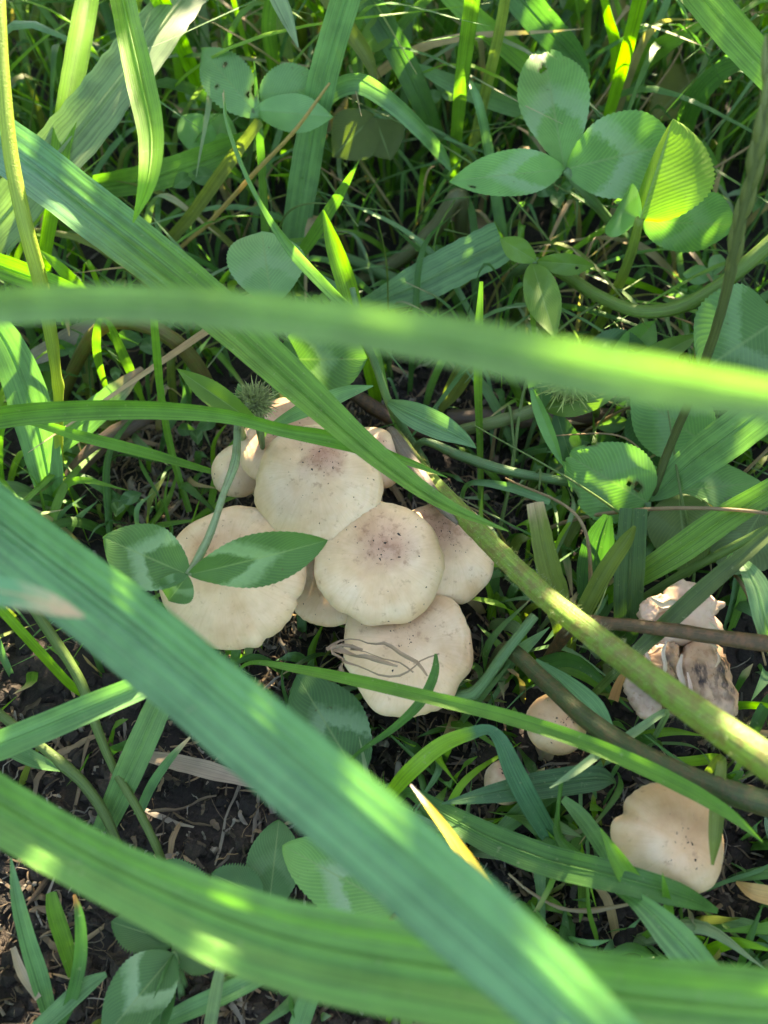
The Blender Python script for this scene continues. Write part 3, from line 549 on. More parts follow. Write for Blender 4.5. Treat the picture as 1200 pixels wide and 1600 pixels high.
blade('blade_of_grass', 'broad bluish blade spreading from the stalk node of the seed spike', 'T', [(1016, 782, 2.3, 6), (1036, 764, 2.7, 36), (1082, 724, 3.7, 58), (1142, 680, 5, 66), (1230, 612, 6.6, 60), (1330, 540, 8, 40)], fold=0.2, cols=9)
blade('blade_of_grass', 'flat green blade rising behind the torn mushroom', 'G', [(960, 925, 1.4, 24), (1010, 893, 2.3, 36), (1068, 855, 3, 44), (1132, 810, 3.6, 43), (1200, 768, 4.2, 36), (1270, 720, 5, 20)], root=(-.3, .2), fold=0.2)
blade('blade_of_grass', 'cut-off olive blade stump standing beside the thick hairy stem', 'O', [(885, 1010, .8, 30), (870, 935, 2.2, 40), (852, 865, 3.2, 36), (836, 786, 4.2, 27)], root=(.1, .2), fold=0.4, jag=True, dry=[(0.9, 1.0, TAN)])
blade('blade_of_grass', 'flat dull vertical blade beside the torn mushroom', (0.06, 0.13, 0.045), [(978, 985, 1.2, 40), (983, 900, 2.6, 46), (990, 795, 4, 42)], root=(0, .2), fold=0.12)
blade('blade_of_grass', 'olive blade folded lengthwise leaning on the dull vertical blade', 'O', [(880, 1015, 1, 20), (912, 955, 2.4, 27), (950, 885, 3.6, 27), (980, 842, 4.3, 20), (992, 822, 4.6, 5)], root=(0, .2), fold=0.7)
blade('blade_of_grass', 'broad dark leaf blade low behind the folded olive blade', 'D', [(915, 950, .8, 26), (928, 885, 1.9, 52), (938, 840, 2.6, 44), (950, 805, 3.1, 14)], root=(0, .1), fold=0.15)
blade('blade_of_grass', 'narrow folded blade running into the long blade over the torn mushroom', 'T', [(1150, 868, 5.1, 8), (1182, 912, 5.4, 36), (1200, 975, 5.1, 40), (1218, 1040, 4.2, 16)], root=(1, 1.5), fold=0.3, roll=(20, 20))
blade('blade_of_grass', 'dark narrow blade slanting over the torn mushroom', (0.075, 0.125, 0.04), [(962, 1050, 3.9, 14), (1030, 985, 4.6, 26), (1098, 922, 5.2, 28), (1168, 862, 5.6, 22), (1240, 800, 6, 12)], root=(-.8, -.2), fold=0.5)
blade('blade_of_grass', 'blue-green pointed leaf blade beside the small scratched button', 'T', [(968, 1185, 1.8, 8), (950, 1150, 2.6, 26), (922, 1112, 2.9, 50), (882, 1070, 3.0, 34), (838, 1030, 3, 3)], root=(.2, .1), fold=0.2)
blade('blade_of_grass', 'long fresh blade crossing the lowest mushroom of the clump to the domed mushroom', 'G', [(390, 1036, 2.6, 6), (470, 1046, 3.1, 14), (560, 1064, 3.8, 19), (680, 1092, 4.4, 21), (800, 1122, 4.6, 23), (930, 1166, 4.8, 25), (1050, 1220, 5, 26), (1140, 1272, 4.8, 18), (1192, 1316, 4.6, 2)], root=(-1, .1), fold=0.35, roll=(10, -10))
blade('blade_of_grass', 'short curved blade tip rising over the front rim of the lowest clump mushroom', 'D', [(560, 1176, 1.6, 6), (622, 1132, 2.8, 12), (662, 1090, 3.5, 16), (680, 1048, 3.8, 13), (681, 1021, 3.8, 4)], root=(-.5, 0), fold=0.5)
blade('blade_of_grass', 'bent blade, bright to its kink then dark where it crosses the tiny button', 'Y', [(606, 1246, 1.6, 20), (640, 1206, 2.8, 26), (690, 1164, 3.4, 25), (735, 1146, 3.6, 20), (764, 1140, 3.65, 16), (780, 1154, 3.5, 22), (803, 1205, 2.9, 33), (838, 1272, 1.9, 34), (885, 1345, .5, 20)], root=(-.3, 0), fold=0.25, dry=[(0.50, 0.53, (0.05, 0.155, 0.075))])
blade('blade_of_grass', 'thin blade with withered yellow and white tip beside the widest blade', (0.12, 0.25, 0.05), [(1010, 1690, 8.5, 46), (905, 1560, 9.3, 46), (850, 1498, 9, 40), (795, 1432, 8.2, 30), (740, 1358, 7.2, 23), (700, 1300, 6.5, 15), (668, 1258, 6.1, 10), (642, 1226, 5.9, 2)], root=(1, -2), fold=0.4, dry=[(0.60, 0.76, YEL), (0.93, 0.97, WHT)])
blade('blade_of_grass', 'wide flat blade lying in front of the domed mushroom', (0.065, 0.18, 0.045), [(640, 1238, 1.2, 16), (690, 1270, 1.7, 34), (770, 1312, 2.2, 46), (860, 1346, 2.7, 48), (960, 1370, 3.5, 46), (1060, 1398, 3.2, 36), (1122, 1424, 2.2, 8)], root=(-.4, .1), fold=0.25, cols=9)
blade('blade_of_grass', 'pointed dark blade standing by the domed mushroom over the wide flat blade', 'G', [(1040, 1455, 1.2, 18), (1005, 1405, 2.9, 32), (968, 1348, 3.8, 28), (938, 1294, 4.2, 2)], root=(.2, 0), fold=0.5)
blade('blade_of_grass', 'wide arching bluish blade in front of the domed mushroom', 'T', [(955, 1388, 2.6, 4), (1000, 1412, 3.4, 30), (1050, 1462, 3.6, 52), (1105, 1525, 3.3, 50), (1150, 1590, 2.4, 30)], root=None, fold=0.35, roll=(0, -20))
blade('blade_of_grass', 'small green spike poking up through the wide flat blade', 'G', [(1046, 1436, 2.4, 13), (1041, 1400, 3.3, 12), (1035, 1364, 4, 1)], root=(0, 0))
blade('blade_of_grass', 'short olive blade pressed upright against the domed mushroom', 'O', [(1128, 1190, 4.8, 14), (1122, 1240, 4.6, 20), (1118, 1300, 4.2, 21), (1113, 1352, 3.6, 4)], root=(.8, .8), fold=0.4)
blade('blade_of_grass', 'dull broad leaf blade lying level over the tiny button', (0.05, 0.135, 0.06), [(960, 1222, 1.9, 6), (940, 1216, 2.1, 34), (850, 1226, 2.2, 42), (760, 1242, 2.2, 26), (690, 1256, 2, 2)], root=(.2, .1), fold=0.15)
blade('blade_of_grass', 'dark blade sloping in front of the tiny button', 'D', [(772, 1308, .6, 18), (825, 1262, 1.4, 30), (868, 1236, 1.7, 22), (890, 1225, 1.9, 4)], root=(-.1, 0), fold=0.2)
blade('blade_of_grass', 'twisted little blade hanging between the tiny button and the domed mushroom', 'D', [(935, 1362, .6, 10), (905, 1342, 1.5, 22), (872, 1304, 2.1, 19), (872, 1265, 2.5, 10), (877, 1222, 2.9, 12)], root=(.1, 0), fold=0.3, roll=(0, 60))
blade('blade_of_grass', 'curled bluish blade beside the domed mushroom', 'T', [(952, 1350, .6, 16), (938, 1318, 1.6, 25), (905, 1272, 2.2, 24), (880, 1248, 2.4, 12)], root=(.1, 0), fold=0.3)
blade('blade_of_grass', 'pale thin blade tip in front of the scratched button', 'P', [(1040, 1112, 3, 10), (985, 1148, 3.6, 14), (930, 1182, 4, 13), (895, 1208, 4.1, 11), (859, 1231, 4.1, 2)], root=(.4, .2), fold=0.5)
blade('blade_of_grass', 'cut square-ended blade with sunlit end over the long thin culm', 'T', [(-120, 1205, 4.4, 40), (-20, 1172, 5, 46), (70, 1136, 5.2, 45), (150, 1102, 5.3, 43), (224, 1072, 5.3, 38)], root=(-2, .5), fold=0.55, cols=9)
blade('blade_of_grass', 'broad dull blade standing on the bare soil by the long thin culm', 'T', [(160, 1300, .1, 34), (200, 1210, 1.7, 44), (242, 1115, 3, 42), (275, 1040, 4, 28)], fold=0.15)
blade('blade_of_grass', 'thin bright blade crossing the long thin culm near its upper end', 'Y', [(110, 1070, 1.4, 13), (50, 1005, 3, 15), (-15, 935, 4.4, 13), (-70, 880, 5.4, 6)], root=(.2, .1), fold=0.5)
blade('blade_of_grass', 'small blue blade under the cut square-ended blade', 'T', [(95, 1203, 1.4, 6), (60, 1190, 1.8, 22), (10, 1166, 2.2, 26), (-60, 1140, 2.5, 16)], fold=0.2)
blade('blade_of_grass', 'thin blade with frayed yellow tip standing on the dark soil', 'T', [(215, 1275, .2, 14), (240, 1222, 1.1, 15), (272, 1178, 1.8, 11), (297, 1152, 2.2, 3)], fold=0.4, dry=[(0.7, 0.9, TAN)])
blade('blade_of_grass', 'upright pointed blade by dry straw next to the short broad shoot', 'T', [(76, 1580, .1, 22), (62, 1530, .9, 28), (42, 1465, 1.9, 24), (26, 1400, 2.7, 18), (17, 1340, 3.2, 2)], fold=0.35)
blade('blade_of_grass', 'short broad shoot under the curving smooth blade', 'G', [(116, 1525, .1, 18), (100, 1470, 1.1, 25), (84, 1420, 1.9, 23), (80, 1395, 2.2, 15)], fold=0.3)
blade('blade_of_grass', 'brown-tipped narrow blade next to the short broad shoot', 'D', [(85, 1620, .1, 10), (112, 1560, 1.1, 19), (126, 1490, 2, 20), (124, 1430, 2.7, 14), (116, 1398, 3, 4)], fold=0.4, dry=[(0.86, 0.97, ORG)])
blade('blade_of_grass', 'dark bluish blade lying by the folded clover leaflet', 'T', [(40, 1625, .4, 22), (90, 1580, .9, 28), (135, 1540, 1.2, 26), (166, 1522, 1.3, 8)], fold=0.25)
blade('blade_of_grass', 'dull long blade low under the curving smooth blade', 'T', [(230, 1610, .6, 18), (290, 1580, 1.1, 28), (360, 1548, 1.5, 30), (430, 1515, 1.8, 22), (480, 1495, 2, 6)], fold=0.5)
blade('blade_of_grass', 'pale upright stub with dark spot half hidden by the curving smooth blade', 'P', [(322, 1640, .2, 18), (333, 1575, 1.5, 20), (340, 1535, 2.2, 18), (348, 1495, 2.8, 12)], fold=0.4)
blade('blade_of_grass', 'square blade end on the soil under the curving smooth blade', 'T', [(455, 1640, .2, 30), (475, 1580, 1, 32), (490, 1540, 1.6, 30)], fold=0.2)
blade('blade_of_grass', 'pointed bluish leaf blade with two sun spots behind the back caps', 'T', [(606, 628, 4.1, 10), (640, 645, 4.4, 38), (690, 668, 4.5, 40), (725, 686, 4.4, 20), (744, 700, 4.3, 2)], fold=0.25)
blade('blade_of_grass', 'narrow blade emerging under the long slanting blade behind the topmost cap', 'T', [(415, 676, 4.6, 6), (455, 650, 5.2, 20), (500, 630, 5.6, 27), (545, 612, 5.8, 20), (583, 603, 5.9, 2)], root=(-.4, .8), fold=0.3)
blade('blade_of_grass', 'thin point running beyond the slanting blade towards the dry grey stalk', 'G', [(560, 690, 5.2, 10), (620, 715, 5.6, 12), (660, 730, 5.6, 9), (699, 746, 5.5, 1)], root=(-.4, .9), fold=0.5)
blade('blade_of_grass', 'dead-tipped wide blade over the brown dead stem', 'T', [(80, 706, 1.6, 30), (135, 655, 2.6, 43), (180, 615, 3.2, 34), (205, 592, 3.5, 20), (224, 577, 3.7, 12)], root=(-.3, .2), fold=0.25, jag=True, dry=[(0.72, 0.86, (0.30, 0.20, 0.13))])
blade('blade_of_grass', 'narrow green blade bent double like a tent under the level yellow-green blade', 'G', [(166, 606, 2.2, 8), (153, 560, 4, 13), (151, 525, 5.2, 13), (158, 499, 6.2, 8), (168, 503, 6.2, 8), (188, 545, 4.8, 15), (208, 590, 3.2, 14), (228, 640, 1.2, 4)], root=(0, .1), fold=0.4)
blade('blade_of_grass', 'thin long upright blade between the hoop-like stem and the clover stalk', 'G', [(296, 800, .2, 9), (268, 705, 1.9, 11), (252, 620, 3.8, 11), (244, 540, 5.8, 13), (238, 470, 7.2, 9)], fold=0.5)
blade('blade_of_grass', 'thin upright blade in front of the brown twigs beyond the clump', 'G', [(752, 810, .1, 9), (750, 700, 1.9, 10), (747, 600, 4, 13), (748, 520, 5.6, 14), (752, 440, 6.8, 6)], fold=0.4)
blade('blade_of_grass', 'olive blade with lit edge leaning among the brown twigs', 'O', [(690, 640, 1.2, 10), (705, 615, 1.8, 26), (725, 580, 2.8, 32), (742, 545, 3.6, 24)], root=(-.1, .1), fold=0.2)
blade('blade_of_grass', 'level broad dark blade low behind the hanging bright blade', 'G', [(90, 296, 3.6, 16), (165, 290, 4.3, 36), (240, 276, 4.8, 42), (320, 250, 5, 42), (400, 216, 5, 30)], root=(-.6, .4), fold=0.25)
blade('blade_of_grass', 'olive shoot slanting up towards the holed leaflets', 'O', [(240, 410, 2.2, 15), (300, 335, 4.2, 19), (350, 265, 5.8, 20), (405, 190, 7.4, 16)], root=(-.4, .2), fold=0.6)
blade('blade_of_grass', 'bluish leaf blade under the torn sun-patched leaflet', 'T', [(735, 755, 2.2, 8), (790, 760, 2.4, 14), (860, 782, 2.5, 16)], root=(-.3, .3), fold=0.5)

# ------------------------------------------------------------------ stalks, culms, twigs
stalk('grass_culm', 'sunlit yellow jointed culm, the tallest upright stalk', (0.30, 0.42, 0.06), [(93, 800, -.2, 14), (91, 700, 2.4, 14), (91, 620, 4.2, 15), (90, 600, 4.7, 19), (88, 588, 5, 16), (80, 530, 6.2, 20), (62, 440, 7.8, 24), (36, 340, 9.2, 24), (16, 240, 10.2, 23), (4, 110, 11.4, 20), (-2, -30, 12.6, 17), (-6, -120, 13.2, 14)], 'grass', bump=0.01)
stalk('clover_stalk', 'thick hairy clover stem with reddish speckles slanting out over the small buttons', (0.20, 0.32, 0.055), [(616, 680, 2.6, 20), (650, 725, 3.2, 26), (705, 785, 4, 30), (780, 862, 5, 33), (850, 930, 5.8, 36), (940, 1002, 6.6, 41), (1040, 1077, 7.3, 46), (1140, 1148, 7.8, 53), (1260, 1232, 8, 60), (1420, 1350, 7, 70)], 'stem', root=(-.2, .4), red=0.55, dry=[(0.2, 0.1, (0.2, 0.16, 0.11))], sides=16, bump=0.015, step=0.0015, nmax=130)
def hairs(o, n, ln, seed):
    r_ = np.random.default_rng(seed); me = o.data; co = np.empty(len(me.vertices) * 3, np.float32); me.vertices.foreach_get('co', co); nn = np.empty(len(me.vertices) * 3, np.float32); me.vertices.foreach_get('normal', nn); co = co.reshape(-1, 3).astype(float); nn = nn.reshape(-1, 3).astype(float); mb = MB(); cen = co.reshape(-1, 16, 3).mean(1).repeat(16, 0)
    for k in r_.integers(0, len(co), n):
        d = unit(unit(co[k] - cen[k]) + r_.normal(0, .35, 3)); p = co[k] + r_.normal(0, .0006, 3) * .5; e = p + d * ln * r_.uniform(.5, 1.3); sd = unit(np.cross(d, r_.standard_normal(3))) * .00004
        mb.raw([p - sd, p + sd, e], [(0, 1, 2)], np.zeros((3, 2)), np.tile((.42, .46, .26, 0), (3, 1)))
    mb.build('hairs', M_STEM, o, kind='stuff')
hairs([o for o in bpy.data.objects if o.get('label', '').startswith('thick hairy')][0], 2600, .0011, 3)
stalk('clover_stalk', 'dark olive stalk passing over the scratched button', (0.075, 0.105, 0.035), [(795, 1015, 2.4, 26), (850, 1062, 3.2, 27), (920, 1125, 3.9, 32), (1000, 1178, 4.3, 35), (1090, 1220, 4.5, 37), (1180, 1250, 4.5, 40), (1320, 1285, 3.6, 46)], 'stem', root=(-.3, .3), red=0.35, sides=14, bump=0.015)
stalk('clover_stalk', 'reddish-brown stalk crossing the torn mushroom', (0.12, 0.085, 0.04), [(905, 975, 3.6, 22), (960, 975, 4.2, 20), (1040, 984, 4.7, 22), (1120, 996, 5, 24), (1210, 1008, 5.2, 27), (1330, 1020, 4.6, 31)], 'stem', root=(-.4, .4), red=0.9, sides=12)
stalk('grass_culm', 'pale jointed culm piece leaning from the lowest clump mushroom', 'L', [(836, 962, 3.3, 15), (790, 1020, 2.8, 17), (752, 1072, 2.1, 18), (738, 1085, 1.9, 22), (722, 1087, 1.8, 17), (688, 1090, 1.5, 15)], 'stem', root=None)
stalk('clover_stalk', 'thick smooth stem looping from the bright small clover leaf past the seed spike', (0.12, 0.22, 0.04), [(842, 415, 3.2, 18), (880, 428, 3.7, 19), (935, 463, 4.2, 19), (1000, 487, 4.6, 20), (1062, 480, 5, 22), (1122, 448, 5.6, 23), (1162, 417, 6, 24), (1215, 370, 6.6, 25), (1290, 300, 7, 26)], 'stem', root=(-.5, .5), red=0.1, sides=14, bump=0.012)
stalk('clover_stalk', 'pale stem leading away from the larger fuzzy bud', (0.16, 0.23, 0.08), [(850, 636, 3.2, 22), (800, 652, 2.8, 20), (755, 664, 2.4, 19), (715, 674, 1.8, 17), (660, 684, .6, 14), (630, 690, -.2, 12)], 'stem', red=0.15)
stalk('clover_stalk', 'green stem running along the soil beyond the back caps', 'L', [(660, 690, 2.8, 12), (720, 712, 2.6, 16), (790, 735, 2.4, 16), (870, 750, 2, 15), (930, 760, .8, 12)], 'stem', root=(-.3, .1), red=0.2)
stalk('clover_stalk', 'olive arched stem like a hoop behind the yellow culm', (0.15, 0.16, 0.045), [(96, 625, .2, 18), (118, 570, 2, 20), (150, 520, 3.8, 22), (190, 502, 4.8, 23), (245, 515, 5, 25), (292, 550, 4, 25), (326, 605, 2.2, 23), (345, 660, .2, 20)], 'stem', red=0.35)
stalk('twig', 'grey dried stalk lying from the back caps to the thick stem', 'K', [(610, 672, 3.4, 12), (622, 690, 3.6, 22), (650, 735, 3.9, 26), (690, 790, 4.2, 18), (715, 818, 4.3, 6)], 'twig', root=(-.2, .4), red=0.3)
stalk('twig', 'brown dead stem sloping over the soil beside the clump', (0.14, 0.11, 0.085), [(92, 775, .4, 22), (125, 728, .9, 26), (165, 690, 1.3, 28), (210, 662, 1.5, 26), (250, 645, 1.3, 14)], 'twig', red=0.3)
stalk('twig', 'dark brown twig behind the caps', (0.085, 0.055, 0.04), [(545, 610, .8, 20), (590, 640, 1, 24), (650, 672, 1, 22), (740, 690, .8, 18)], 'twig', red=0.5)
stalk('twig', 'thick weathered twig lying under the stem of the larger fuzzy bud', (0.13, 0.10, 0.075), [(700, 655, .5, 30), (780, 652, .8, 34), (870, 655, .8, 32), (970, 650, .5, 26)], 'twig', red=0.4)
stalk('grass_culm', 'long thin green culm bending down to the bare soil', (0.12, 0.20, 0.05), [(30, 920, 4.4, 15), (75, 985, 3.6, 16), (125, 1065, 2.8, 16), (150, 1135, 2.2, 15), (175, 1195, 1.7, 13), (215, 1265, 1.1, 13), (245, 1325, .5, 13), (258, 1360, -.3, 13)], 'grass')
stalk('grass_culm', 'short jointed culm standing in the straw by the bare soil', (0.11, 0.18, 0.05), [(195, 1350, -.2, 12), (165, 1275, .9, 16), (128, 1222, 1.6, 17), (98, 1195, 2, 19), (85, 1183, 2.1, 15), (30, 1140, 2.6, 15), (-40, 1085, 3.2, 14)], 'grass')
stalk('grass_culm', 'straight green culm leaning behind the flat green blade', (0.10, 0.19, 0.04), [(990, 945, .8, 13), (1060, 900, 1.9, 14), (1130, 862, 2.9, 14), (1210, 820, 3.8, 13), (1280, 785, 4.6, 12)], 'grass', root=(-.2, .1))
stalk('grass_culm', 'thin culm carrying the sun-spotted leaf blade behind the back caps', 'L', [(665, 725, .6, 11), (640, 685, 2.2, 12), (607, 628, 4, 13), (588, 575, 5.2, 12), (566, 515, 6.4, 11), (550, 450, 7.4, 9)], 'grass', root=(.1, .1))
stalk('twig', 'thick straw-coloured stem slanting down behind the cut-off wide blade', (0.17, 0.19, 0.085), [(715, 305, 3.6, 26), (680, 355, 2.4, 26), (625, 405, 1.2, 24), (560, 440, .3, 22)], 'stem', red=0.2, root=(.5, .6))
stalk('clover_stalk', 'round grey-green stem on the soil beside the cut-off wide blade', 'L', [(470, 330, 1.2, 12), (520, 390, 1.2, 17), (575, 418, 1.2, 19), (640, 445, 1, 18), (690, 462, .3, 14)], 'stem')
stalk('straw', 'long golden straw slanting up to the holed leaflets', (0.44, 0.33, 0.10), [(268, 405, 2.4, 6), (330, 345, 3.8, 7), (400, 268, 5.6, 7), (460, 205, 7, 6), (515, 130, 8.4, 4)], 'straw', root=(-.5, .2), red=0)
for lb, q, w_ in [('withered fibre curling widest over the lowest clump mushroom', [(512, 1014), (530, 1003), (556, 1000), (582, 1006), (604, 1006), (628, 1022), (650, 1034), (668, 1056)], 5), ('withered fibre looping under the widest one on the peach-stained cap', [(518, 1016), (540, 1034), (566, 1042), (600, 1056), (628, 1054), (646, 1044), (660, 1030), (684, 1020)], 4), ('crinkled dead scrap hanging off the lowest clump mushroom', [(546, 1064), (532, 1046), (536, 1030), (516, 1018), (540, 1006), (566, 1016)], 8), ('short dead shred between the fibres on the peach-stained cap', [(522, 1010), (548, 1022), (570, 1024), (596, 1034), (622, 1040)], 9), ('fine dead thread beside the short shred on the peach-stained cap', [(548, 1012), (575, 1020), (600, 1030), (626, 1034), (648, 1052)], 3)]:
    SEED[0] += 1; mb = MB(); rr_ = random.Random(w_ + len(q))
    ribbon(mb, path([(x + rr_.uniform(-2, 2), y + rr_.uniform(-2, 2), 3.0 + rr_.uniform(0, .2), w_ * rr_.uniform(.5, 1.5)) for (x, y) in q]), (0.30, 0.215, 0.14), fold=.8, roll=(0, 240), seed=SEED[0], jag=True, cols=5, dry=[(-1, 0, (0.30, 0.215, 0.14))]); tag(mb.build('dead_fibre', M_BLADE), lb, 'dead grass')
stalk('dead_fibre', 'thin pale dead fibre trailing over the soil in front of the wide flat blade', (0.42, 0.33, 0.2), [(795, 1365, 1.2, 4), (830, 1395, .9, 5), (880, 1420, .8, 6), (930, 1422, .8, 9), (985, 1412, .7, 5)], 'dead grass', sides=6, bump=0.15)

# seed spike
sp_root = empty('seed_spike')
stalk('stalk', '', (0.11, 0.15, 0.045), [(1018, 786, -.2, 10), (1020, 770, 2.4, 14), (1046, 700, 4, 13), (1080, 620, 6, 14), (1112, 535, 8, 15), (1136, 450, 9.8, 16), (1152, 370, 11.2, 17), (1176, 270, 12.7, 15), (1196, 180, 13.8, 12), (1206, 90, 14.6, 6)], parent=sp_root)
pp = catmull(path([(1140, 435, 10.1, 18), (1152, 370, 11.2, 22), (1176, 270, 12.7, 20), (1196, 180, 13.8, 16), (1206, 90, 14.6, 8)]), 17)
for i in range(16):
    a, b = pp[i, :3], pp[i + 1, :3]; T = unit(b - a); Sd = unit(np.cross(T, CAM - a)) * (1 if i % 2 else -1)
    e = a + T * 0.009 + Sd * 0.0013 * (1 if i % 3 else .4)
    st = a + Sd * 0.0004
    mb = MB(); tube(mb, np.array([(*st, .0005), (*(st * .65 + e * .35), .0019), (*(st * .3 + e * .7), .0015), (*e, .0003)]), (0.15, 0.19, 0.05), sides=7, seed=i, step=0.001); mb.build('spikelet', M_STEM, sp_root)
tag(sp_root, 'slender grass seed spike with a blurred tip on a long dark stalk', 'grass')

# ================================================================== clover and other broad leaves
def leaflet(root, b, tip, wpx, fold=12, roll=0, curl=0.10, e=0.95, q=0.72, tint='C', chev=0.8, holes=(), seed=0, tip_cut=0.0, serr=0.016, wavy=0.08, name='leaflet', wm=None):
    """b, tip: (px,py,z) of the leaflet's foot and point; fold in degrees along the midrib"""
    r = np.random.default_rng(seed + 900); B = P(*b) if len(b) == 3 and abs(b[0]) > 3 else np.array(b); T_ = P(*tip) if abs(tip[0]) > 3 else np.array(tip)
    L = np.linalg.norm(T_ - B); A = (T_ - B) / L; cen = (B + T_) / 2; W = wm or mm(wpx, cen)
    V = CAM - cen; N0 = unit(V - A * (V @ A)); S0 = np.cross(A, N0); a = math.radians(roll)
    S, N = S0 * math.cos(a) + N0 * math.sin(a), N0 * math.cos(a) - S0 * math.sin(a)
    nv, nu = 44, 19; v = np.linspace(0, 1, nv)[:, None]; u = np.linspace(-1, 1, nu)[None, :]
    hw = W / 2 * np.clip(np.sin(np.pi * np.clip(v * (1 - tip_cut), 0, 1) ** e), 0, 1) ** (q + 0.22 * np.clip((v - .55) / .45, 0, 1))
    ser = 1 + serr * np.where(np.arange(nv)[:, None] % 2, 1, -1) * (np.abs(u) > 0.98) + 0.03 * np.sin(v * 9 + r.uniform(0, 6))
    f = np.radians(fold if np.ndim(fold) else [fold, fold]); fa = np.where(u < 0, f[0], f[1])
    x = hw * u * ser
    pos = B + A * (v * L)[..., None] * np.ones((nv, nu, 1)) + S * (x * np.cos(fa))[..., None] + N * (np.abs(x) * np.sin(fa))[..., None]
    bend = -curl * L * (v - 0.35) ** 2 * 2 + curl * L * 0.245
    bend = bend + wavy * W * 0.5 * np.abs(u) ** 2 * np.sin(v * 7 + r.uniform(0, 6) + np.sign(u)) + 0.002 * W * np.sin((v - 0.42 * np.abs(u)) * 2 * np.pi * 8) * (np.abs(u) > .02)
    if tip_cut: bend = bend; pos = pos + A * (0.05 * L * (fbm(u * 4 + 5 + v * 0, v * 0 + 3, seed, 3) - 0.4) * (v > 0.9) * 2)[..., None]
    pos = pos + N * bend[..., None]
    uv = np.stack([np.broadcast_to(u, (nv, nu)), np.broadcast_to(v, (nv, nu))], -1)
    col = np.ones((nv, nu, 4)); t_ = np.array(TINT[tint] if isinstance(tint, str) else tint) * r.uniform(0.9, 1.12); col[..., :3] = t_; col[..., 3] = chev
    keepf = None
    for (hu, hv, hr) in holes:
        d = np.hypot((u - hu) * 0.5 * W / L, v - hv); a_ = np.clip(1 - (d - hr) / (hr * 0.8), 0, 1)[..., None]
        col[..., :3] = col[..., :3] * (1 - 0.7 * a_) + np.array((0.10, 0.06, 0.03)) * 0.7 * a_
    if holes:
        def keepf(fc, uvs, hs=tuple(holes), k_=W / L):
            c = uvs[fc].mean(1); ok = np.ones(len(fc), bool)
            for (hu, hv, hr) in hs: ok &= np.hypot((c[:, 0] - hu) * 0.5 * k_, c[:, 1] - hv) > hr
            return ok
    mb = MB(); mb.grid(pos, uv, col)
    return mb.build(name, M_CLOVER, root, keep=keepf)
def clover(label, leaves, stem=None, name='clover_leaf', group=None, stem_tint='L', red=0.2, cat='clover', root_shift=None):
    root = empty(name); SEED[0] += 1
    for i, lf in enumerate(leaves):
        lf = dict(lf); b = lf.pop('b'); tip = lf.pop('t'); wp = lf.pop('w')
        leaflet(root, b, tip, wp, seed=SEED[0] * 7 + i, **lf)
    if stem:
        mb = MB(); tube(mb, rooted(path(stem), root_shift), TINT[stem_tint] if isinstance(stem_tint, str) else stem_tint, seed=SEED[0], red=red, sides=9); mb.build('stalk', M_STEM, root)
    return tag(root, label, cat, group)
D = dict
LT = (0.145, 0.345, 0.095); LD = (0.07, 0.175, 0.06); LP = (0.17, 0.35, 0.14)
h = (882, 265, 6.3)
clover('big three-part clover leaf with torn upright leaflet, beside the flat sided shoots', [D(b=h, t=(848, 72, 7.6), w=116, fold=[32, 16], q=.8, tint=LT, chev=.7, holes=[(-.25, .80, .022), (-.1, .83, .02), (-.2, .86, .02)], tip_cut=0.08, e=0.9), D(b=h, t=(704, 282, 6.5), w=74, fold=[20, 4], tint=LT, chev=.7, holes=[(-.6, .82, .018)], e=.95, roll=-8), D(b=h, t=(1062, 222, 6.7), w=134, fold=[18, 12], tint=LT, chev=.9, e=0.95, roll=5)],
       [(978, 380, 2.6, 14), (948, 340, 4.2, 15), (912, 298, 5.6, 15), (882, 265, 6.3, 13)], root_shift=(.6, .6), red=.1)
h = (1000, 342, 6.6)
clover('clover leaf with one leaflet folded up and glowing yellow-green in the sun', [D(b=h, t=(1052, 184, 8.5), w=176, fold=[-80, -2], tint=(0.18, 0.33, 0.03), chev=.05, e=1.0, q=.42, roll=0, serr=.02, curl=.02), D(b=(1002, 346, 6.4), t=(1160, 352, 5.3), w=98, fold=[16, -24], tint=LT, chev=.4, e=1.0, q=.6, roll=0, serr=.02), D(b=h, t=(955, 322, 5.6), w=84, fold=8, tint=LT, chev=.4, curl=.15)],
       [(930, 520, 1.4, 16), (962, 455, 3.4, 16), (985, 400, 5.2, 16), (1000, 342, 6.6, 15)], stem_tint=(0.17, 0.27, 0.04), root_shift=(-.3, .2), red=0)
h = (294, 898, 4.9)
clover('two-lobed clover leaf with brown specks lying over the broad smooth mushroom', [D(b=h, t=(156, 838, 5.0), w=102, fold=6, tint='C', chev=.8, e=.9, q=.6, holes=()), D(b=h, t=(511, 846, 5.6), w=90, fold=[26, -4], tint='C', chev=.75, e=1.15, q=.62, roll=-8), D(b=h, t=(262, 940, 4.4), w=58, fold=14, tint='C', chev=.4)],
       [(372, 660, 5.4, 11), (370, 700, 5.5, 12), (366, 728, 5.5, 14), (350, 770, 5.4, 11), (330, 830, 5.2, 12), (308, 876, 5.0, 13), (294, 898, 4.9, 10)], stem_tint=(0.30, 0.43, 0.22), red=.25, root_shift=(-.2, 1.2))
h = (398, 172, 6.9)
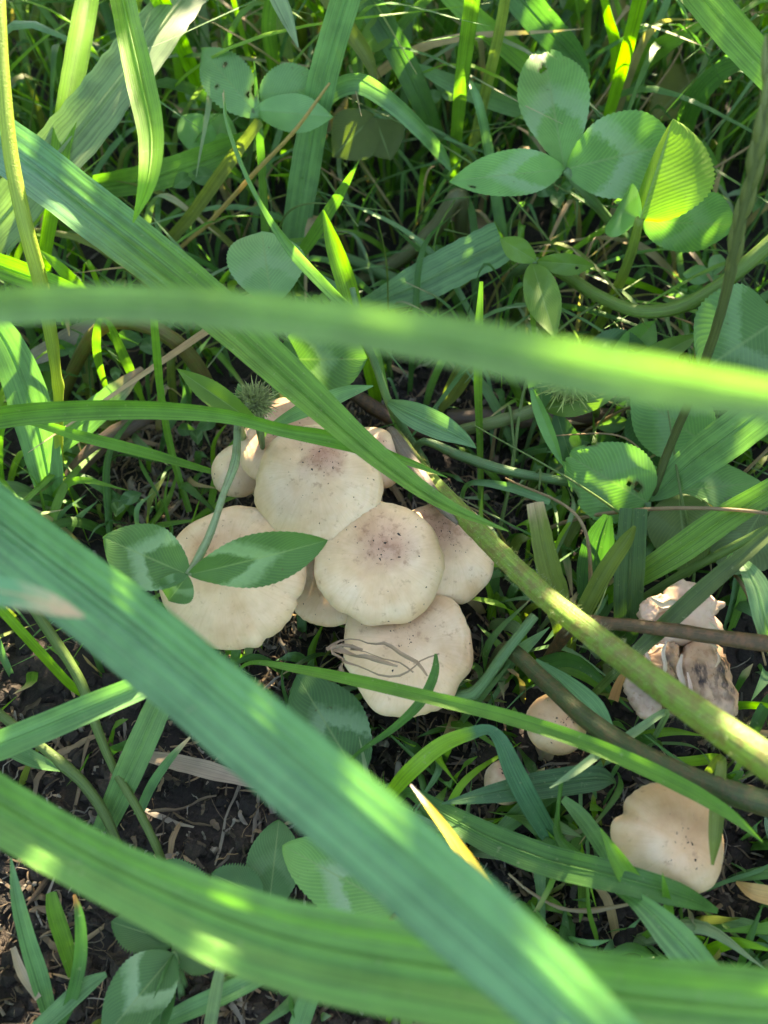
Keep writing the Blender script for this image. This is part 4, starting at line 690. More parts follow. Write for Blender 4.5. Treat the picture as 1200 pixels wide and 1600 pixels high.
clover('holed grey-green clover leaf with three toothed leaflets in front of a tall blue blade', [D(b=(404, 182, 6.8), t=(309, 70, 7.6), w=78, fold=6, tint=LP, chev=0, holes=[(.28, .22, .024), (.35, .62, .022), (-.5, .50, .02), (.75, .18, .05)], serr=.04), D(b=(408, 160, 6.9), t=(507, 128, 7.4), w=84, fold=-6, tint=LP, chev=0, e=.8, q=.55, holes=[(.5, .30, .018), (-.4, .80, .02), (.15, .72, .012), (-.85, .95, .06)], serr=.04), D(b=h, t=(519, 182, 7.1), w=58, fold=-12, tint=LP, chev=0, serr=.03)],
       [(380, 330, 1.8, 12), (386, 260, 4, 12), (398, 172, 6.9, 10)], root_shift=(0, .4))
clover('rounded pale clover leaflet in sun and shade in front of the holed leaf', [D(b=(425, 475, 5.6), t=(408, 356, 6.4), w=122, fold=[16, 6], tint=LP, chev=.5, e=1.1, q=.55)], [(432, 620, 3.6, 12), (428, 540, 4.6, 12), (425, 475, 5.6, 11)], root_shift=(.2, .5))
clover('dark round clover leaflet with a pale crease touching the back caps', [D(b=(436, 560, 5.0), t=(572, 562, 5.6), w=122, fold=[4, 10], tint='C', chev=.6, e=1.05, q=.55, roll=-10, holes=[(.35, .28, .02)])], [(440, 640, 3.4, 12), (436, 560, 5.0, 11)], root_shift=(.1, .4))
clover('small bright pointed leaf slanting over the fuzzy bud by the clover stalk', [D(b=(408, 668, 6.6), t=(273, 574, 7.4), w=40, fold=20, tint=(0.12, 0.25, 0.035), chev=0, name='blade')], [(412, 720, 2.0, 8), (410, 690, 5.2, 8), (408, 668, 6.6, 9)], cat='leaf', name='leaf', root_shift=(0, .6))
h = (838, 408, 4.6)
clover('bright three-part clover leaf at the start of the looping stem', [D(b=h, t=(780, 372, 5.0), w=38, fold=20, tint=(0.12, 0.24, 0.04), chev=.1, curl=.25), D(b=h, t=(930, 416, 4.7), w=36, fold=[30, 10], tint=(0.12, 0.24, 0.04), chev=.1, curl=.3, holes=[(.3, .7, .025)]), D(b=(832, 412, 4.6), t=(866, 524, 4.6), w=56, fold=12, tint=(0.12, 0.24, 0.04), chev=.1)], [(795, 440, 1.2, 14), (815, 420, 3.2, 15), (838, 408, 4.6, 13)], root_shift=(-.1, .1))
clover('torn clover leaflet with two bright sun patches beside the node of the seed spike', [D(b=(1012, 785, 2.5), t=(888, 712, 3.0), w=128, fold=[-8, 14], tint=LT, chev=.2, e=.72, q=.5, roll=0, holes=[(.25, .18, .05), (.20, .28, .03), (-.95, .7, .05), (.98, .85, .05)], tip_cut=.05)], [(1015, 860, .6, 10), (1012, 785, 2.5, 10)], root_shift=(0, 0))
clover('flat clover leaflet under the broad bluish blade from the spike node', [D(b=(1030, 772, 2.0), t=(1196, 752, 2.2), w=92, fold=[-10, 12], tint=LT, chev=.3, e=.95, roll=12)], [(1028, 850, .3, 9), (1030, 772, 2.0, 9)], root_shift=(0, 0))
clover('light veined clover leaflet behind the torn sun-patched leaflet', [D(b=(1110, 700, 2.4), t=(985, 610, 3.6), w=120, fold=8, tint=LT, chev=.5, e=.9)], [(1120, 780, .4, 9), (1110, 700, 2.4, 9)], root_shift=(0, 0))
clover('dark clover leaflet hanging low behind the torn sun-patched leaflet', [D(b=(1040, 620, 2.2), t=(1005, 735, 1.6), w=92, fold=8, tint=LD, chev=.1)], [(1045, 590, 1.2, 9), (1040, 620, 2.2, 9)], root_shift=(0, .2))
clover('large veined clover leaflet with a lit fleck under the looping stem', [D(b=(1215, 500, 5.6), t=(1095, 580, 5.0), w=190, fold=[6, 14], tint='C', chev=.4, e=.95, q=.5)], [(1260, 560, 2, 12), (1240, 520, 4.4, 12), (1215, 500, 5.6, 12)], root_shift=(.2, .3))
clover('dull broad clover leaflet with its back turned behind the torn mushroom', [D(b=(1060, 770, 2.4), t=(1075, 900, 1.8), w=105, fold=10, tint=(0.12, 0.19, 0.05), chev=.1, e=.85), D(b=(1190, 800, 2.6), t=(1130, 895, 2.0), w=120, fold=8, tint=(0.13, 0.20, 0.08), chev=.2)], [(1150, 900, .2, 9), (1120, 830, 1.6, 9), (1100, 780, 2.3, 8)], root_shift=(0, 0))
clover('crumpled clover leaf with folded leaflets beside the larger fuzzy bud', [D(b=(935, 610, 3.4), t=(1095, 518, 4.6), w=48, fold=[50, 20], tint=(0.13, 0.23, 0.06), chev=0, roll=15), D(b=(930, 600, 3.2), t=(1030, 500, 3.8), w=70, fold=30, tint=LT, chev=.1, roll=-20), D(b=(900, 560, 3.4), t=(1025, 560, 3.4), w=90, fold=8, tint=LD, chev=.1)], [(930, 650, .8, 11), (935, 610, 3.2, 11)], root_shift=(0, .2))
clover('drooping narrow leaflet under the larger fuzzy bud', [D(b=(830, 605, 3.9), t=(880, 728, 3.0), w=26, fold=[50, 10], tint=LT, chev=0)], [(840, 640, 3.2, 8), (834, 622, 3.6, 8), (830, 605, 3.9, 8)], cat='leaf', name='leaf', root_shift=(0, .4))
clover('upright grey-green pointed leaflet standing in front of the larger fuzzy bud', [D(b=(900, 745, 1.4), t=(868, 640, 3.2), w=46, fold=12, tint=LD, chev=.2)], [(902, 790, -.1, 8), (900, 745, 1.4, 8)], cat='clover')
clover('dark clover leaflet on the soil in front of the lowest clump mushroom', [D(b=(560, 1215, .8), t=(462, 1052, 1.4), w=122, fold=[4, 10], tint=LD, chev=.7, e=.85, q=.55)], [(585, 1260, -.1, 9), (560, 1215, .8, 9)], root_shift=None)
clover('pale blotched clover leaflet showing between the two widest blades', [D(b=(620, 1420, 1.6), t=(440, 1320, 1.9), w=108, fold=6, tint=LT, chev=1.0, e=.85, q=.5)], [(650, 1450, -.1, 9), (620, 1420, 1.6, 9)])
clover('dark round leaflet on the soil beside the pale blotched leaflet', [D(b=(420, 1420, .5), t=(436, 1280, .9), w=84, fold=8, tint=LD, chev=.2, q=.5)], [(418, 1450, -.2, 8), (420, 1420, .5, 8)])
clover('small lobed weed leaf low on the soil under the curving smooth blade', [D(b=(272, 1472, 1.0), t=(172, 1440, 1.2), w=62, fold=10, tint=LD, chev=0, serr=.1, q=.5, wavy=.15), D(b=(272, 1472, 1.0), t=(335, 1515, .9), w=52, fold=10, tint=LD, chev=0, serr=.1, q=.5, wavy=.15), D(b=(272, 1472, 1.0), t=(225, 1395, 1.3), w=54, fold=8, tint=LD, chev=0, serr=.1, wavy=.15)], [(285, 1560, -.2, 12), (272, 1472, 1.0, 10)], name='weed_leaf', cat='weed')
clover('folded clover leaflet with pale mark beside the small lobed weed leaf', [D(b=(272, 1490, 1.4), t=(158, 1628, 1.6), w=104, fold=[34, 6], tint=LD, chev=.9, e=.85), D(b=(272, 1490, 1.4), t=(240, 1640, 1.2), w=50, fold=50, tint=LD, chev=.2)], [(290, 1540, -.1, 9), (272, 1490, 1.4, 9)])
clover('scalloped green weed leaf edge by the dark soil hollow', [D(b=(410, 1400, .7), t=(330, 1365, .9), w=60, fold=6, tint=LD, chev=0, serr=.1, q=.45, wavy=.15), D(b=(330, 1410, .7), t=(255, 1345, .8), w=50, fold=6, tint=LD, chev=0, serr=.1, q=.45)], [(400, 1450, -.2, 8), (410, 1400, .7, 8)], name='weed_leaf', cat='weed')
clover('heart-shaped leaf pair in shade behind the twisted thin blade', [D(b=(330, 235, 4.6), t=(282, 178, 5.2), w=56, fold=10, tint=LT, chev=.2, e=.8, q=.5), D(b=(330, 235, 4.6), t=(352, 175, 5.2), w=60, fold=10, tint=LT, chev=.2, e=.8, q=.5), D(b=(330, 235, 4.6), t=(372, 232, 4.6), w=48, fold=10, tint=LT, chev=.2)], [(335, 330, 1, 9), (330, 235, 4.6, 9)], root_shift=(0, .3))
clover('bright round leaflets between the olive grooved blade and a dark blade', [D(b=(560, 75, 6.6), t=(540, 12, 7.6), w=50, fold=10, tint=(0.12, 0.24, 0.03), chev=0), D(b=(562, 80, 6.6), t=(620, 25, 7.4), w=46, fold=16, tint=(0.12, 0.24, 0.03), chev=0)], [(565, 200, 3, 9), (562, 80, 6.6, 9)], root_shift=(0, .4))
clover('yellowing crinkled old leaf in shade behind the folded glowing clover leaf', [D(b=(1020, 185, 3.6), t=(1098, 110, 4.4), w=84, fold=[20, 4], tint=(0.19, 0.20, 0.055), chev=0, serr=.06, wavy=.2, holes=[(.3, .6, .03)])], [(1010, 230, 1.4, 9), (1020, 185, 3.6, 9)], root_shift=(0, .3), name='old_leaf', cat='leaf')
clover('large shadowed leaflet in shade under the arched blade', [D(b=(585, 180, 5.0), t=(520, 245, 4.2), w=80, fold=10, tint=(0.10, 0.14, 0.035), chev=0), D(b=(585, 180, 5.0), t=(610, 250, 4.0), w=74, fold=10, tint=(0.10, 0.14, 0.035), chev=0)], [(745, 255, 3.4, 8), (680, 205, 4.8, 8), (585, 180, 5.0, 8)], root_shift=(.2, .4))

# fuzzy clover buds
def bud(label, c, rp, n, tint, bracts=()):
    root = empty('clover_bud'); cc = P(*c); R = mm(rp, cc); r = np.random.default_rng(int(c[0])); mb = MB()
    th = np.linspace(0, 2 * np.pi, 18, endpoint=False); ph = np.linspace(0.05, np.pi - 0.05, 12)
    pts = cc + R * 0.62 * np.stack([np.outer(np.sin(ph), np.cos(th)), np.outer(np.sin(ph), np.sin(th)), np.outer(np.cos(ph), np.ones(18))], -1)
    cl = np.ones((12, 18, 4)); cl[..., :3] = tint; cl[..., 3] = 0; mb.grid(pts, np.zeros((12, 18, 2)), cl, closed=True); mb.build('core', M_STEM, root)
    mb = MB()
    for i in range(n):
        d = unit(r.standard_normal(3) + np.array((0, -0.1, 0.5))); e = cc + d * R * r.uniform(0.75, 1.2) + r.standard_normal(3) * R * .16; s = cc + d * R * 0.55
        tube(mb, np.array([(*s, R * .10), (*(s * .5 + e * .5 + r.standard_normal(3) * R * .05), R * .06), (*e, R * .012)]), np.array(tint) * r.uniform(.7, 1.4), sides=5, seed=i, step=0.002)
    mb.build('sepals', M_STEM, root, kind='stuff')
    for i, b in enumerate(bracts): b = dict(b); leaflet(root, b.pop('b'), b.pop('t'), b.pop('w'), seed=i + 70, name='bract', **b)
    mb = MB(); tube(mb, np.array([(*(cc - np.array((-.001, -.004, cc[2] + .003))), .0018), (*(cc - np.array((0, -.002, cc[2] * .5))), .0018), (*cc, .0018)]), TINT['L'], sides=8); mb.build('stalk', M_STEM, root)
    return tag(root, label, 'clover bud')
bud('fuzzy green clover bud at the back of the clump by the clover stalk', (397, 632, 6.0), 33, 520, (0.40, 0.47, 0.22), [D(b=(390, 660, 5.8), t=(350, 635, 6.2), w=34, fold=20, tint='C', chev=0), D(b=(392, 655, 5.8), t=(372, 598, 6.4), w=26, fold=20, tint='L', chev=0)])
bud('larger fuzzy clover bud cupped in green bracts beyond the thick stem', (890, 592, 4.2), 46, 520, (0.38, 0.47, 0.14), [D(b=(850, 640, 3.4), t=(965, 612, 4.4), w=46, fold=[-30, -10], tint=(0.13, 0.24, 0.04), chev=0), D(b=(848, 640, 3.4), t=(840, 545, 4.6), w=44, fold=20, tint='C', chev=0), D(b=(930, 640, 3.4), t=(950, 530, 4.6), w=40, fold=20, tint='C', chev=0)])

# ================================================================== fill: grass, small clover, litter
PROT = [(497, 750, 120, .245), (595, 878, 115, .24), (365, 900, 130, .24), (640, 1020, 118, .235), (700, 860, 90, .24), (450, 660, 90, .26), (868, 1130, 58, .24), (785, 1215, 36, .25), (1042, 1308, 98, .24), (1065, 1010, 105, .25),
        (880, 200, 120, .26), (1060, 280, 120, .26), (800, 275, 90, .26), (430, 140, 110, .27), (420, 420, 65, .25), (500, 560, 75, .25), (680, 430, 95, .28), (955, 730, 80, .24), (890, 590, 70, .24), (280, 1300, 150, .23), (620, 1330, 120, .2), (930, 430, 90, .25), (1110, 730, 90, .22)]
def ok_line(p):
    for q in p:
        x, y, d = project(q)
        if d < 0.15: return False
        for (cx, cy, cr, cdp) in PROT:
            if (x - cx) ** 2 + (y - cy) ** 2 < cr * cr and d < cdp: return False
    return True
def rand_blade(px, py, hcm, wmm, leanmax, r):
    b = P(px, py, 0); hh = hcm * .01; az = r.uniform(0, 6.283); ln = r.uniform(.1, leanmax); d = np.array((math.cos(az), math.sin(az), 0)); d2 = np.array((math.cos(az + r.uniform(-.9, .9)), math.sin(az + r.uniform(-.9, .9)), 0))
    L = hh; w_ = wmm * .001; z0 = float(gz(b[0], b[1])) - .002
    p0 = np.array((b[0], b[1], z0)); p1 = p0 + np.array((0, 0, L * .38)) + d * ln * L * .18; p2 = p0 + np.array((0, 0, L * .72)) + d * ln * L * .55
    droop = r.uniform(-.35, .28); p3 = p2 + np.array((0, 0, L * droop)) + d2 * ln * L * .6; p3[2] = max(p3[2], .003)
    return np.array([(*p0, w_ * .7), (*p1, w_), (*p2, w_ * .9), (*p3, w_ * .05)])
ADJ = dict(G='green', T='bluish green', D='dark green', Y='yellow-green', O='olive', P='pale grey-green', C='deep green', S='straw-coloured')
TK = ['G', 'T', 'G', 'D', 'T', 'Y', 'O', 'P', 'D', 'C']
def fill(zone, n_obj, n_stuff, label, group, hr, wr, lean, seed, dryp=0.1):
    r = np.random.default_rng(seed); made = 0; stuff = MB(); ns = 0; tries = 0
    while (made < n_obj or ns < n_stuff) and tries < 14000:
        tries += 1
        px, py = r.uniform(zone[0], zone[2]), r.uniform(zone[1], zone[3])
        C4 = rand_blade(px, py, r.uniform(*hr), r.uniform(*wr), lean, r)
        if not ok_line(catmull(C4[:, :3], 9)): continue
        side = np.array((math.cos(r.uniform(0, 6.28)), math.sin(r.uniform(0, 6.28)), r.uniform(-.2, .2)))
        k = TK[r.integers(len(TK))]; dry = [(r.uniform(.6, .9), 1.0, TAN)] if r.random() < dryp else None; tn = TINT[k]
        if r.random() < dryp * .5: tn = TINT['S']; k = 'S'
        if made < n_obj:
            mb = MB(); ribbon(mb, C4, tn, fold=r.uniform(.15, .5), seed=int(r.integers(1e6)), side=side, cols=5, nmax=26, dry=dry)
            i_ = label.index('blade'); tag(mb.build('blade_of_grass', M_BLADE), label[:i_] + ADJ[k] + (' tan-tipped ' if dry else ' ') + label[i_:], 'grass', group + ', ' + ADJ[k] + (' with tan tips' if dry else '')); made += 1
        else:
            ribbon(stuff, C4, tn, fold=r.uniform(.15, .5), seed=int(r.integers(1e6)), side=side, cols=3, nmax=16, dry=dry); ns += 1
    return stuff if ns else None
STUFF = MB()
def merge(a):
    if a is None: return
    off = STUFF.n; STUFF.v += a.v; STUFF.uv += a.uv; STUFF.c += a.c; STUFF.f += [f + off for f in a.f]; STUFF.n += a.n
merge(fill((-120, -60, 1320, 300), 60, 1100, 'blade in the dense shadowed grass far behind the clump', 'blades of the dense grass far behind', (4, 13), (1.0, 4.2), 1.2, 1, .2))
merge(fill((-80, 260, 620, 600), 36, 220, 'small blade low among the stems around the hoop-like stem', 'small blades around the hoop-like stem', (2, 7), (.8, 3.4), 1.5, 2, .2))
merge(fill((600, 260, 1290, 640), 32, 260, 'small blade low under the looping stem', 'small blades under the looping stem', (1.8, 6.5), (.8, 3.2), 1.5, 3, .2))
merge(fill((760, 620, 1290, 1060), 38, 240, 'small blade low around the torn mushroom', 'small blades around the torn mushroom', (1.2, 4), (.9, 4.4), 1.5, 4))
merge(fill((640, 1040, 1290, 1560), 54, 200, 'short blade on the soil around the domed mushroom', 'short blades around the domed mushroom', (1, 3), (.9, 4.4), 1.8, 5))
merge(fill((-80, 600, 340, 980), 30, 140, 'short blade low on the soil by the brown dead stem', 'short blades by the brown dead stem', (1.2, 3.6), (.8, 3.8), 1.6, 6))
merge(fill((-80, 1000, 620, 1640), 16, 30, 'small sparse blade on the bare soil', 'sparse blades on the bare soil', (1, 2.4), (1.5, 3.4), 1.4, 7))
merge(fill((330, 960, 800, 1160), 14, 70, 'thin blade tucked under the clump caps', 'thin blades under the clump', (1, 2), (1.5, 3), 1.6, 8))
gs = STUFF.build('grass_tangle', M_BLADE, kind='stuff'); tag(gs, 'dense mass of fine grass filling the background and gaps', 'grass')

def small_clover(px, py, z, size, r, label, group):
    root = empty('clover_leaf'); c = P(px, py, z); a0 = r.uniform(0, 6.28); tl = r.uniform(-.3, .3, 2); tn = [LD, LT, TINT['C'], LP][r.integers(4)]
    pts = [c]
    for k in range(3):
        a = a0 + k * 2.094 + r.uniform(-.2, .2); d = np.array((math.cos(a), math.sin(a), tl[0] * math.cos(a) + tl[1] * math.sin(a))); L = size * r.uniform(.85, 1.1)
        leaflet(root, tuple(c), tuple(c + d * L), 10, fold=r.uniform(8, 35), tint=tn, chev=r.uniform(.1, .6), seed=int(r.integers(1e6)), wm=L * .62, e=1.0, q=.75, curl=r.uniform(0, .2), roll=0)
    foot = np.array((c[0] + r.uniform(-.008, .008), c[1] + r.uniform(-.004, .01), -.004))
    mb = MB(); tube(mb, np.array([(*foot, .0012), (*((foot + c) / 2 + np.array((r.uniform(-.003, .003), 0, 0))), .0012), (*c, .001)]), TINT['L'], sides=7); mb.build('stalk', M_STEM, root)
    nm = {LD: 'dark', LT: 'light', TINT['C']: 'mid-green', LP: 'pale'}[tn]
    return tag(root, label.replace('small', 'small ' + nm, 1), 'clover', group + ', ' + nm)
r = np.random.default_rng(21)
for (n, zone, zr, lb, gp) in [(16, (-60, -20, 1260, 330), (1.2, 5), 'small clover leaf deep in the grass far behind the clump', 'small clover leaves in the far grass'), (8, (560, 300, 1260, 620), (.8, 3), 'small shadowed clover leaf under the looping stem', 'small clover leaves under the looping stem'), (8, (780, 620, 1260, 920), (.8, 2), 'small clover leaf on the soil near the torn mushroom', 'small clover leaves near the torn mushroom'), (7, (-60, 320, 340, 800), (.8, 2.6), 'small clover leaf on the soil around the yellow culm', 'small clover leaves around the yellow culm')]:
    k = 0; tr = 0
    while k < n and tr < 400:
        tr += 1; px, py, z = r.uniform(zone[0], zone[2]), r.uniform(zone[1], zone[3]), r.uniform(*zr); sz = r.uniform(.006, .012)
        c = P(px, py, z)
        if not ok_line([c, c + np.array((sz, 0, 0)), c - np.array((sz, 0, 0)), c + np.array((0, sz, 0))]): continue
        small_clover(px, py, z, sz, r, lb, gp); k += 1

r = np.random.default_rng(77); kk_ = 0; tr = 0
while kk_ < 90 and tr < 1500:
    tr += 1; dead = kk_ % 2 == 0; px, py = (r.uniform(-60, 1260), r.uniform(-20, 520)) if kk_ < 64 else (r.uniform(740, 1260), r.uniform(520, 1000)); C4 = rand_blade(px, py, r.uniform(3, 8), 1, 1.6, r); C4[:, 3] = np.array((1.2, 1.1, .9, .5)) * .001 * r.uniform(.6, 1.3)
    if not ok_line(catmull(C4[:, :3], 9)): continue
    mb = MB(); tube(mb, C4, (.36, .27, .14) if dead else (.15, .25, .07), sides=6, seed=kk_, red=.3 if dead else .1); kk_ += 1
    tag(mb.build('straw' if dead else 'thin_stalk', M_STEM), ('thin dry straw arching ' if dead else 'thin green stalk arching ') + ('among the dense grass far behind the clump' if kk_ <= 64 else 'low around the torn mushroom'), 'straw' if dead else 'stalk', ('thin straws ' if dead else 'thin stalks ') + ('in the far grass' if kk_ <= 64 else 'around the torn mushroom'))
# dead straw and soil crumbs
def straw_piece(mb, px, py, L, wmm, r, cols=3, tint=None):
    p = P(px, py, 0); az = r.uniform(0, 6.28); d = np.array((math.cos(az), math.sin(az))); bend = r.uniform(-.25, .25); nrm = np.array((-d[1], d[0]))
    q = []; off_ = 0; kn = r.choice([.004, .015, .04])
    for s in (-.5, -.3, -.1, .1, .3, .5):
        off_ += r.normal(0, kn) * L; xy = p[:2] + d * s * L + nrm * (bend * L * s * s * 2 + off_); z = float(gz(xy[0], xy[1])) + .0008 + abs(r.normal(0, .0016))
        q.append((xy[0], xy[1], z, wmm * .001 * r.uniform(.5, 1.1) * (.5 if abs(s) > .4 else 1)))
    tn = tint if tint is not None else [np.array((.25, .175, .10)), np.array((.15, .11, .07)), np.array((.08, .06, .042)), np.array((.22, .19, .15))][r.integers(4)] * r.uniform(.35, 1.2)
    ribbon(mb, np.array(q), tn, fold=r.uniform(.1, .8), seed=int(r.integers(1e6)), cols=cols, side=(nrm[0], nrm[1], r.uniform(-.8, .8)), nmax=9, dry=[(-1, 0, tuple(tn))])
r = np.random.default_rng(33)
for k in range(120):
    zn = [(0, 1130, 440, 1600), (560, 560, 1000, 800), (620, 1180, 1150, 1580), (180, 650, 400, 830), (0, 480, 330, 800)][r.integers(5)]
    mb = MB(); ci = int(r.integers(4)); cn = ('tan', 'brown', 'dark brown', 'grey')[ci]; ln_ = r.uniform(.010, .034)
    straw_piece(mb, r.uniform(zn[0], zn[2]), r.uniform(zn[1], zn[3]), ln_, r.uniform(.5, 2.4), r, cols=5, tint=np.array(((.25, .175, .10), (.15, .11, .07), (.08, .06, .042), (.22, .19, .15))[ci]) * r.uniform(.6, 1.15))
    wn = 'on the bare soil' if zn[1] == 1130 else 'among the brown twigs' if zn[0] == 560 else 'around the domed mushroom' if zn[0] == 620 else 'beside the small back mushroom' if zn[0] == 180 else 'around the foot of the yellow culm'
    sz_ = 'long' if ln_ > .022 else 'short'
    tag(mb.build('straw', M_BLADE), f'{sz_} {cn} straw scrap lying flat {wn}', 'straw', f'{sz_} {cn} straw scraps {wn}')
def gs_(label, pts, tint, **kw):
    SEED[0] += 1; mb = MB(); C4 = path(pts); C4[:, 2] = np.maximum(C4[:, 2], gz(C4[:, 0], C4[:, 1]) + .001); ribbon(mb, C4, tint, seed=SEED[0], dry=[(-1, 0, tint)], **kw)
    return tag(mb.build('straw', M_BLADE), label, 'straw')
gs_('broad flattened straw lying across the bare soil', [(215, 1178, .3, 14), (270, 1190, .4, 24), (330, 1204, .4, 26), (400, 1225, .3, 14)], (.27, .21, .145), fold=.2, jag=True)
gs_('grey fibrous dead blade slanting up near the yellow culm', [(40, 565, 1.6, 20), (80, 545, 2, 30), (115, 522, 2.4, 26), (148, 500, 2.8, 8)], (.27, .235, .19), fold=.3, jag=True)
gs_('curled orange dead leaf scrap next to the domed mushroom', [(1150, 1378, 1.6, 4), (1175, 1392, 1.9, 24), (1215, 1402, 1.8, 30)], (.42, .26, .10), fold=.4)
gs_('rust-coloured broken blade tip between the scratched button and the torn mushroom', [(958, 1095, 2.2, 16), (966, 1070, 2.6, 13), (978, 1048, 3, 8)], (.40, .20, .07), fold=.3)
gs_('withered brown leaf strip under the big three-part clover leaf', [(690, 330, 1.2, 6), (730, 345, 1.5, 20), (790, 360, 1.4, 14)], (.24, .17, .10), fold=.4)
gs_('dead buff blade hanging straight in the litter by the short broad shoot', [(20, 1480, .8, 8), (34, 1520, .8, 14), (60, 1560, .6, 10)], (.36, .29, .19), fold=.4)
lit = MB()
for k in range(5200):
    if k < 3600: zn = [(-60, 1100, 640, 1640), (540, 540, 1020, 820), (620, 1150, 1260, 1600), (150, 640, 420, 840), (300, 950, 800, 1200)][k % 5]
    else: zn = (-150, 100, 1350, 1640)
    straw_piece(lit, r.uniform(zn[0], zn[2]), r.uniform(zn[1], zn[3]), abs(r.normal(.004, .004)) + .001, r.uniform(.25, 1.0) * r.choice([.6, 1, 2.0]), r)
lo = lit.build('plant_litter', M_BLADE, kind='stuff'); tag(lo, 'shredded dry grass litter scattered over the soil', 'litter')
cr = MB(); ico = [(0, 0, 1), (.89, 0, .45), (.28, .85, .45), (-.72, .53, .45), (-.72, -.53, .45), (.28, -.85, .45), (.72, .53, -.45), (-.28, .85, -.45), (-.89, 0, -.45), (-.28, -.85, -.45), (.72, -.53, -.45), (0, 0, -1)]
icf = [(0, 1, 2), (0, 2, 3), (0, 3, 4), (0, 4, 5), (0, 5, 1), (1, 6, 2), (2, 7, 3), (3, 8, 4), (4, 9, 5), (5, 10, 1), (2, 6, 7), (3, 7, 8), (4, 8, 9), (5, 9, 10), (1, 10, 6), (6, 11, 7), (7, 11, 8), (8, 11, 9), (9, 11, 10), (10, 11, 6)]
ico = np.array(ico)
for k in range(4200):
    zn = [(-60, 1050, 660, 1640), (540, 540, 1020, 820), (620, 1150, 1260, 1600), (-150, 200, 1350, 1640)][k % 4]
    p = P(r.uniform(zn[0], zn[2]), r.uniform(zn[1], zn[3]), 0); s = abs(r.normal(0, .0013)) + .0003; z = float(gz(p[0], p[1]))
    cr.raw(np.array((p[0], p[1], z + s * .3)) + ico * s * r.uniform(.6, 1.3, (12, 3)), icf, np.zeros((12, 2)), np.ones((12, 4)))
co = cr.build('soil_crumbs', M_SOIL, kind='stuff', smooth=False); tag(co, 'loose crumbs of dark soil', 'soil')

# ================================================================== what stands round about: taller grass, and an unseen bush added and cut open to shape the shade
LIT = [(60, 470, 8, 6), (10, 180, 10.6, 7), (30, 300, 9.6, 6), (90, 680, 3, 4), (90, 600, 4.6, 4), (110, 150, 9, 7), (128, 40, 9.3, 7), (222, 170, 12, 4), (230, 260, 11.2, 3), (268, 15, 9, 6), (10, 222, 9, 6), (40, 428, 6, 6), (90, 448, 5.8, 5), (30, 595, 4.4, 4),  # spots meant to be sunlit: the added crown stays open along their rays
       (425, 385, 6.2, 1), (1050, 265, 7.6, 7), (1065, 215, 8, 7), (1045, 300, 7.2, 5), (975, 85, 7, 6), (1000, -10, 9.5, 6), (960, 590, 17.1, 1), (1040, 604, 17.15, 1.5), (1130, 622, 17.2, 1.5), (820, 566, 17.05, .5), (575, 1228, 12.6, 4), (608, 1262, 12.7, 2.5), (875, 1503, 12.9, 4), (905, 1540, 12.9, 3), (920, 1550, 12.8, 2),
       (90, 1250, 10.2, 3), (335, 1490, 10.3, 3.5), (200, 1082, 5.3, 3), (725, 1335, 7, 4), (672, 1265, 6.2, 3), (945, 705, 3, 4), (1018, 737, 2.8, 3), (890, 975, 6.2, 3.5), (690, 662, 4.6, 2), (865, 480, 4.8, 2), (515, 370, 6, 4), (535, 305, 5.6, 4), (1190, 940, 5.3, 3), (545, 636, 5, 2)]
rf = random.Random(5); LIT += [(rf.uniform(-20, 1220), rf.uniform(0, 640), rf.uniform(2, 8), rf.uniform(.3, 2.2)) for _ in range(34)]
LP_ = np.array([P(a, b, c) for a, b, c, d in LIT]); LR = np.array([d * .001 for *_, d in LIT])
SH = [P(a, b, c) for a, b, c in [(870, 150, 7), (845, 190, 7), (880, 220, 6.6), (780, 275, 6.4), (830, 275, 6.4), (930, 230, 6.6), (950, 270, 6.4), (980, 220, 6.8), (920, 280, 6.3), (1060, 370, 6.3), (1110, 340, 6.3), (1110, 380, 6.2), (405, 430, 5.9), (440, 410, 6), (470, 160, 7), (360, 110, 7.3), (940, 760, 2.8), (985, 770, 2.6), (-40, 800, 10.6), (60, 880, 11), (120, 920, 11.2), (200, 985, 11.4), (280, 1050, 11.6), (350, 1110, 11.8), (420, 1168, 12), (480, 1220, 12.2), (520, 1290, 12.3), (600, 1330, 12.5), (660, 1400, 12.6), (700, 1400, 12.6), (740, 1470, 12.7), (800, 1540, 12.8), (250, 1080, 11.6), (400, 1210, 12), (240, 980, 11.4), (460, 1150, 12), (180, 1368, 10.2), (250, 1400, 10.3), (430, 1450, 10.5), (520, 1500, 10.6), (650, 1520, 10.8), (400, 1500, 10.5), (720, 1560, 10.8),  # spots meant to stay shaded: extra leaves are set across their sun rays
    (490, 720, 5.2), (450, 770, 5), (540, 770, 5), (500, 800, 4.7), (420, 720, 5), (868, 1130, 2.9)] + [(a_, b_, 3.4) for a_ in (995, 1020, 1045, 1070, 1095) for b_ in (1250, 1275, 1300, 1330)] + [(a_, b_, 4.3) for a_ in (530, 560, 590, 620, 655) for b_ in (815, 845, 880, 920, 950)] + [(a_, b_, 3.9) for a_ in (310, 350, 390, 430, 460) for b_ in (820, 870, 930, 980)] + [(a_, b_, 2.8) for a_ in (570, 610, 650, 690) for b_ in (990, 1030, 1070)] + [(a_, b_, 3.4) for a_ in (710, 735) for b_ in (820, 860, 900)] + [(150, 345, 9), (250, 420, 8.8), (330, 480, 8.6), (430, 570, 8), (400, 870, 5.4), (450, 850, 5.5), (220, 850, 5)]]
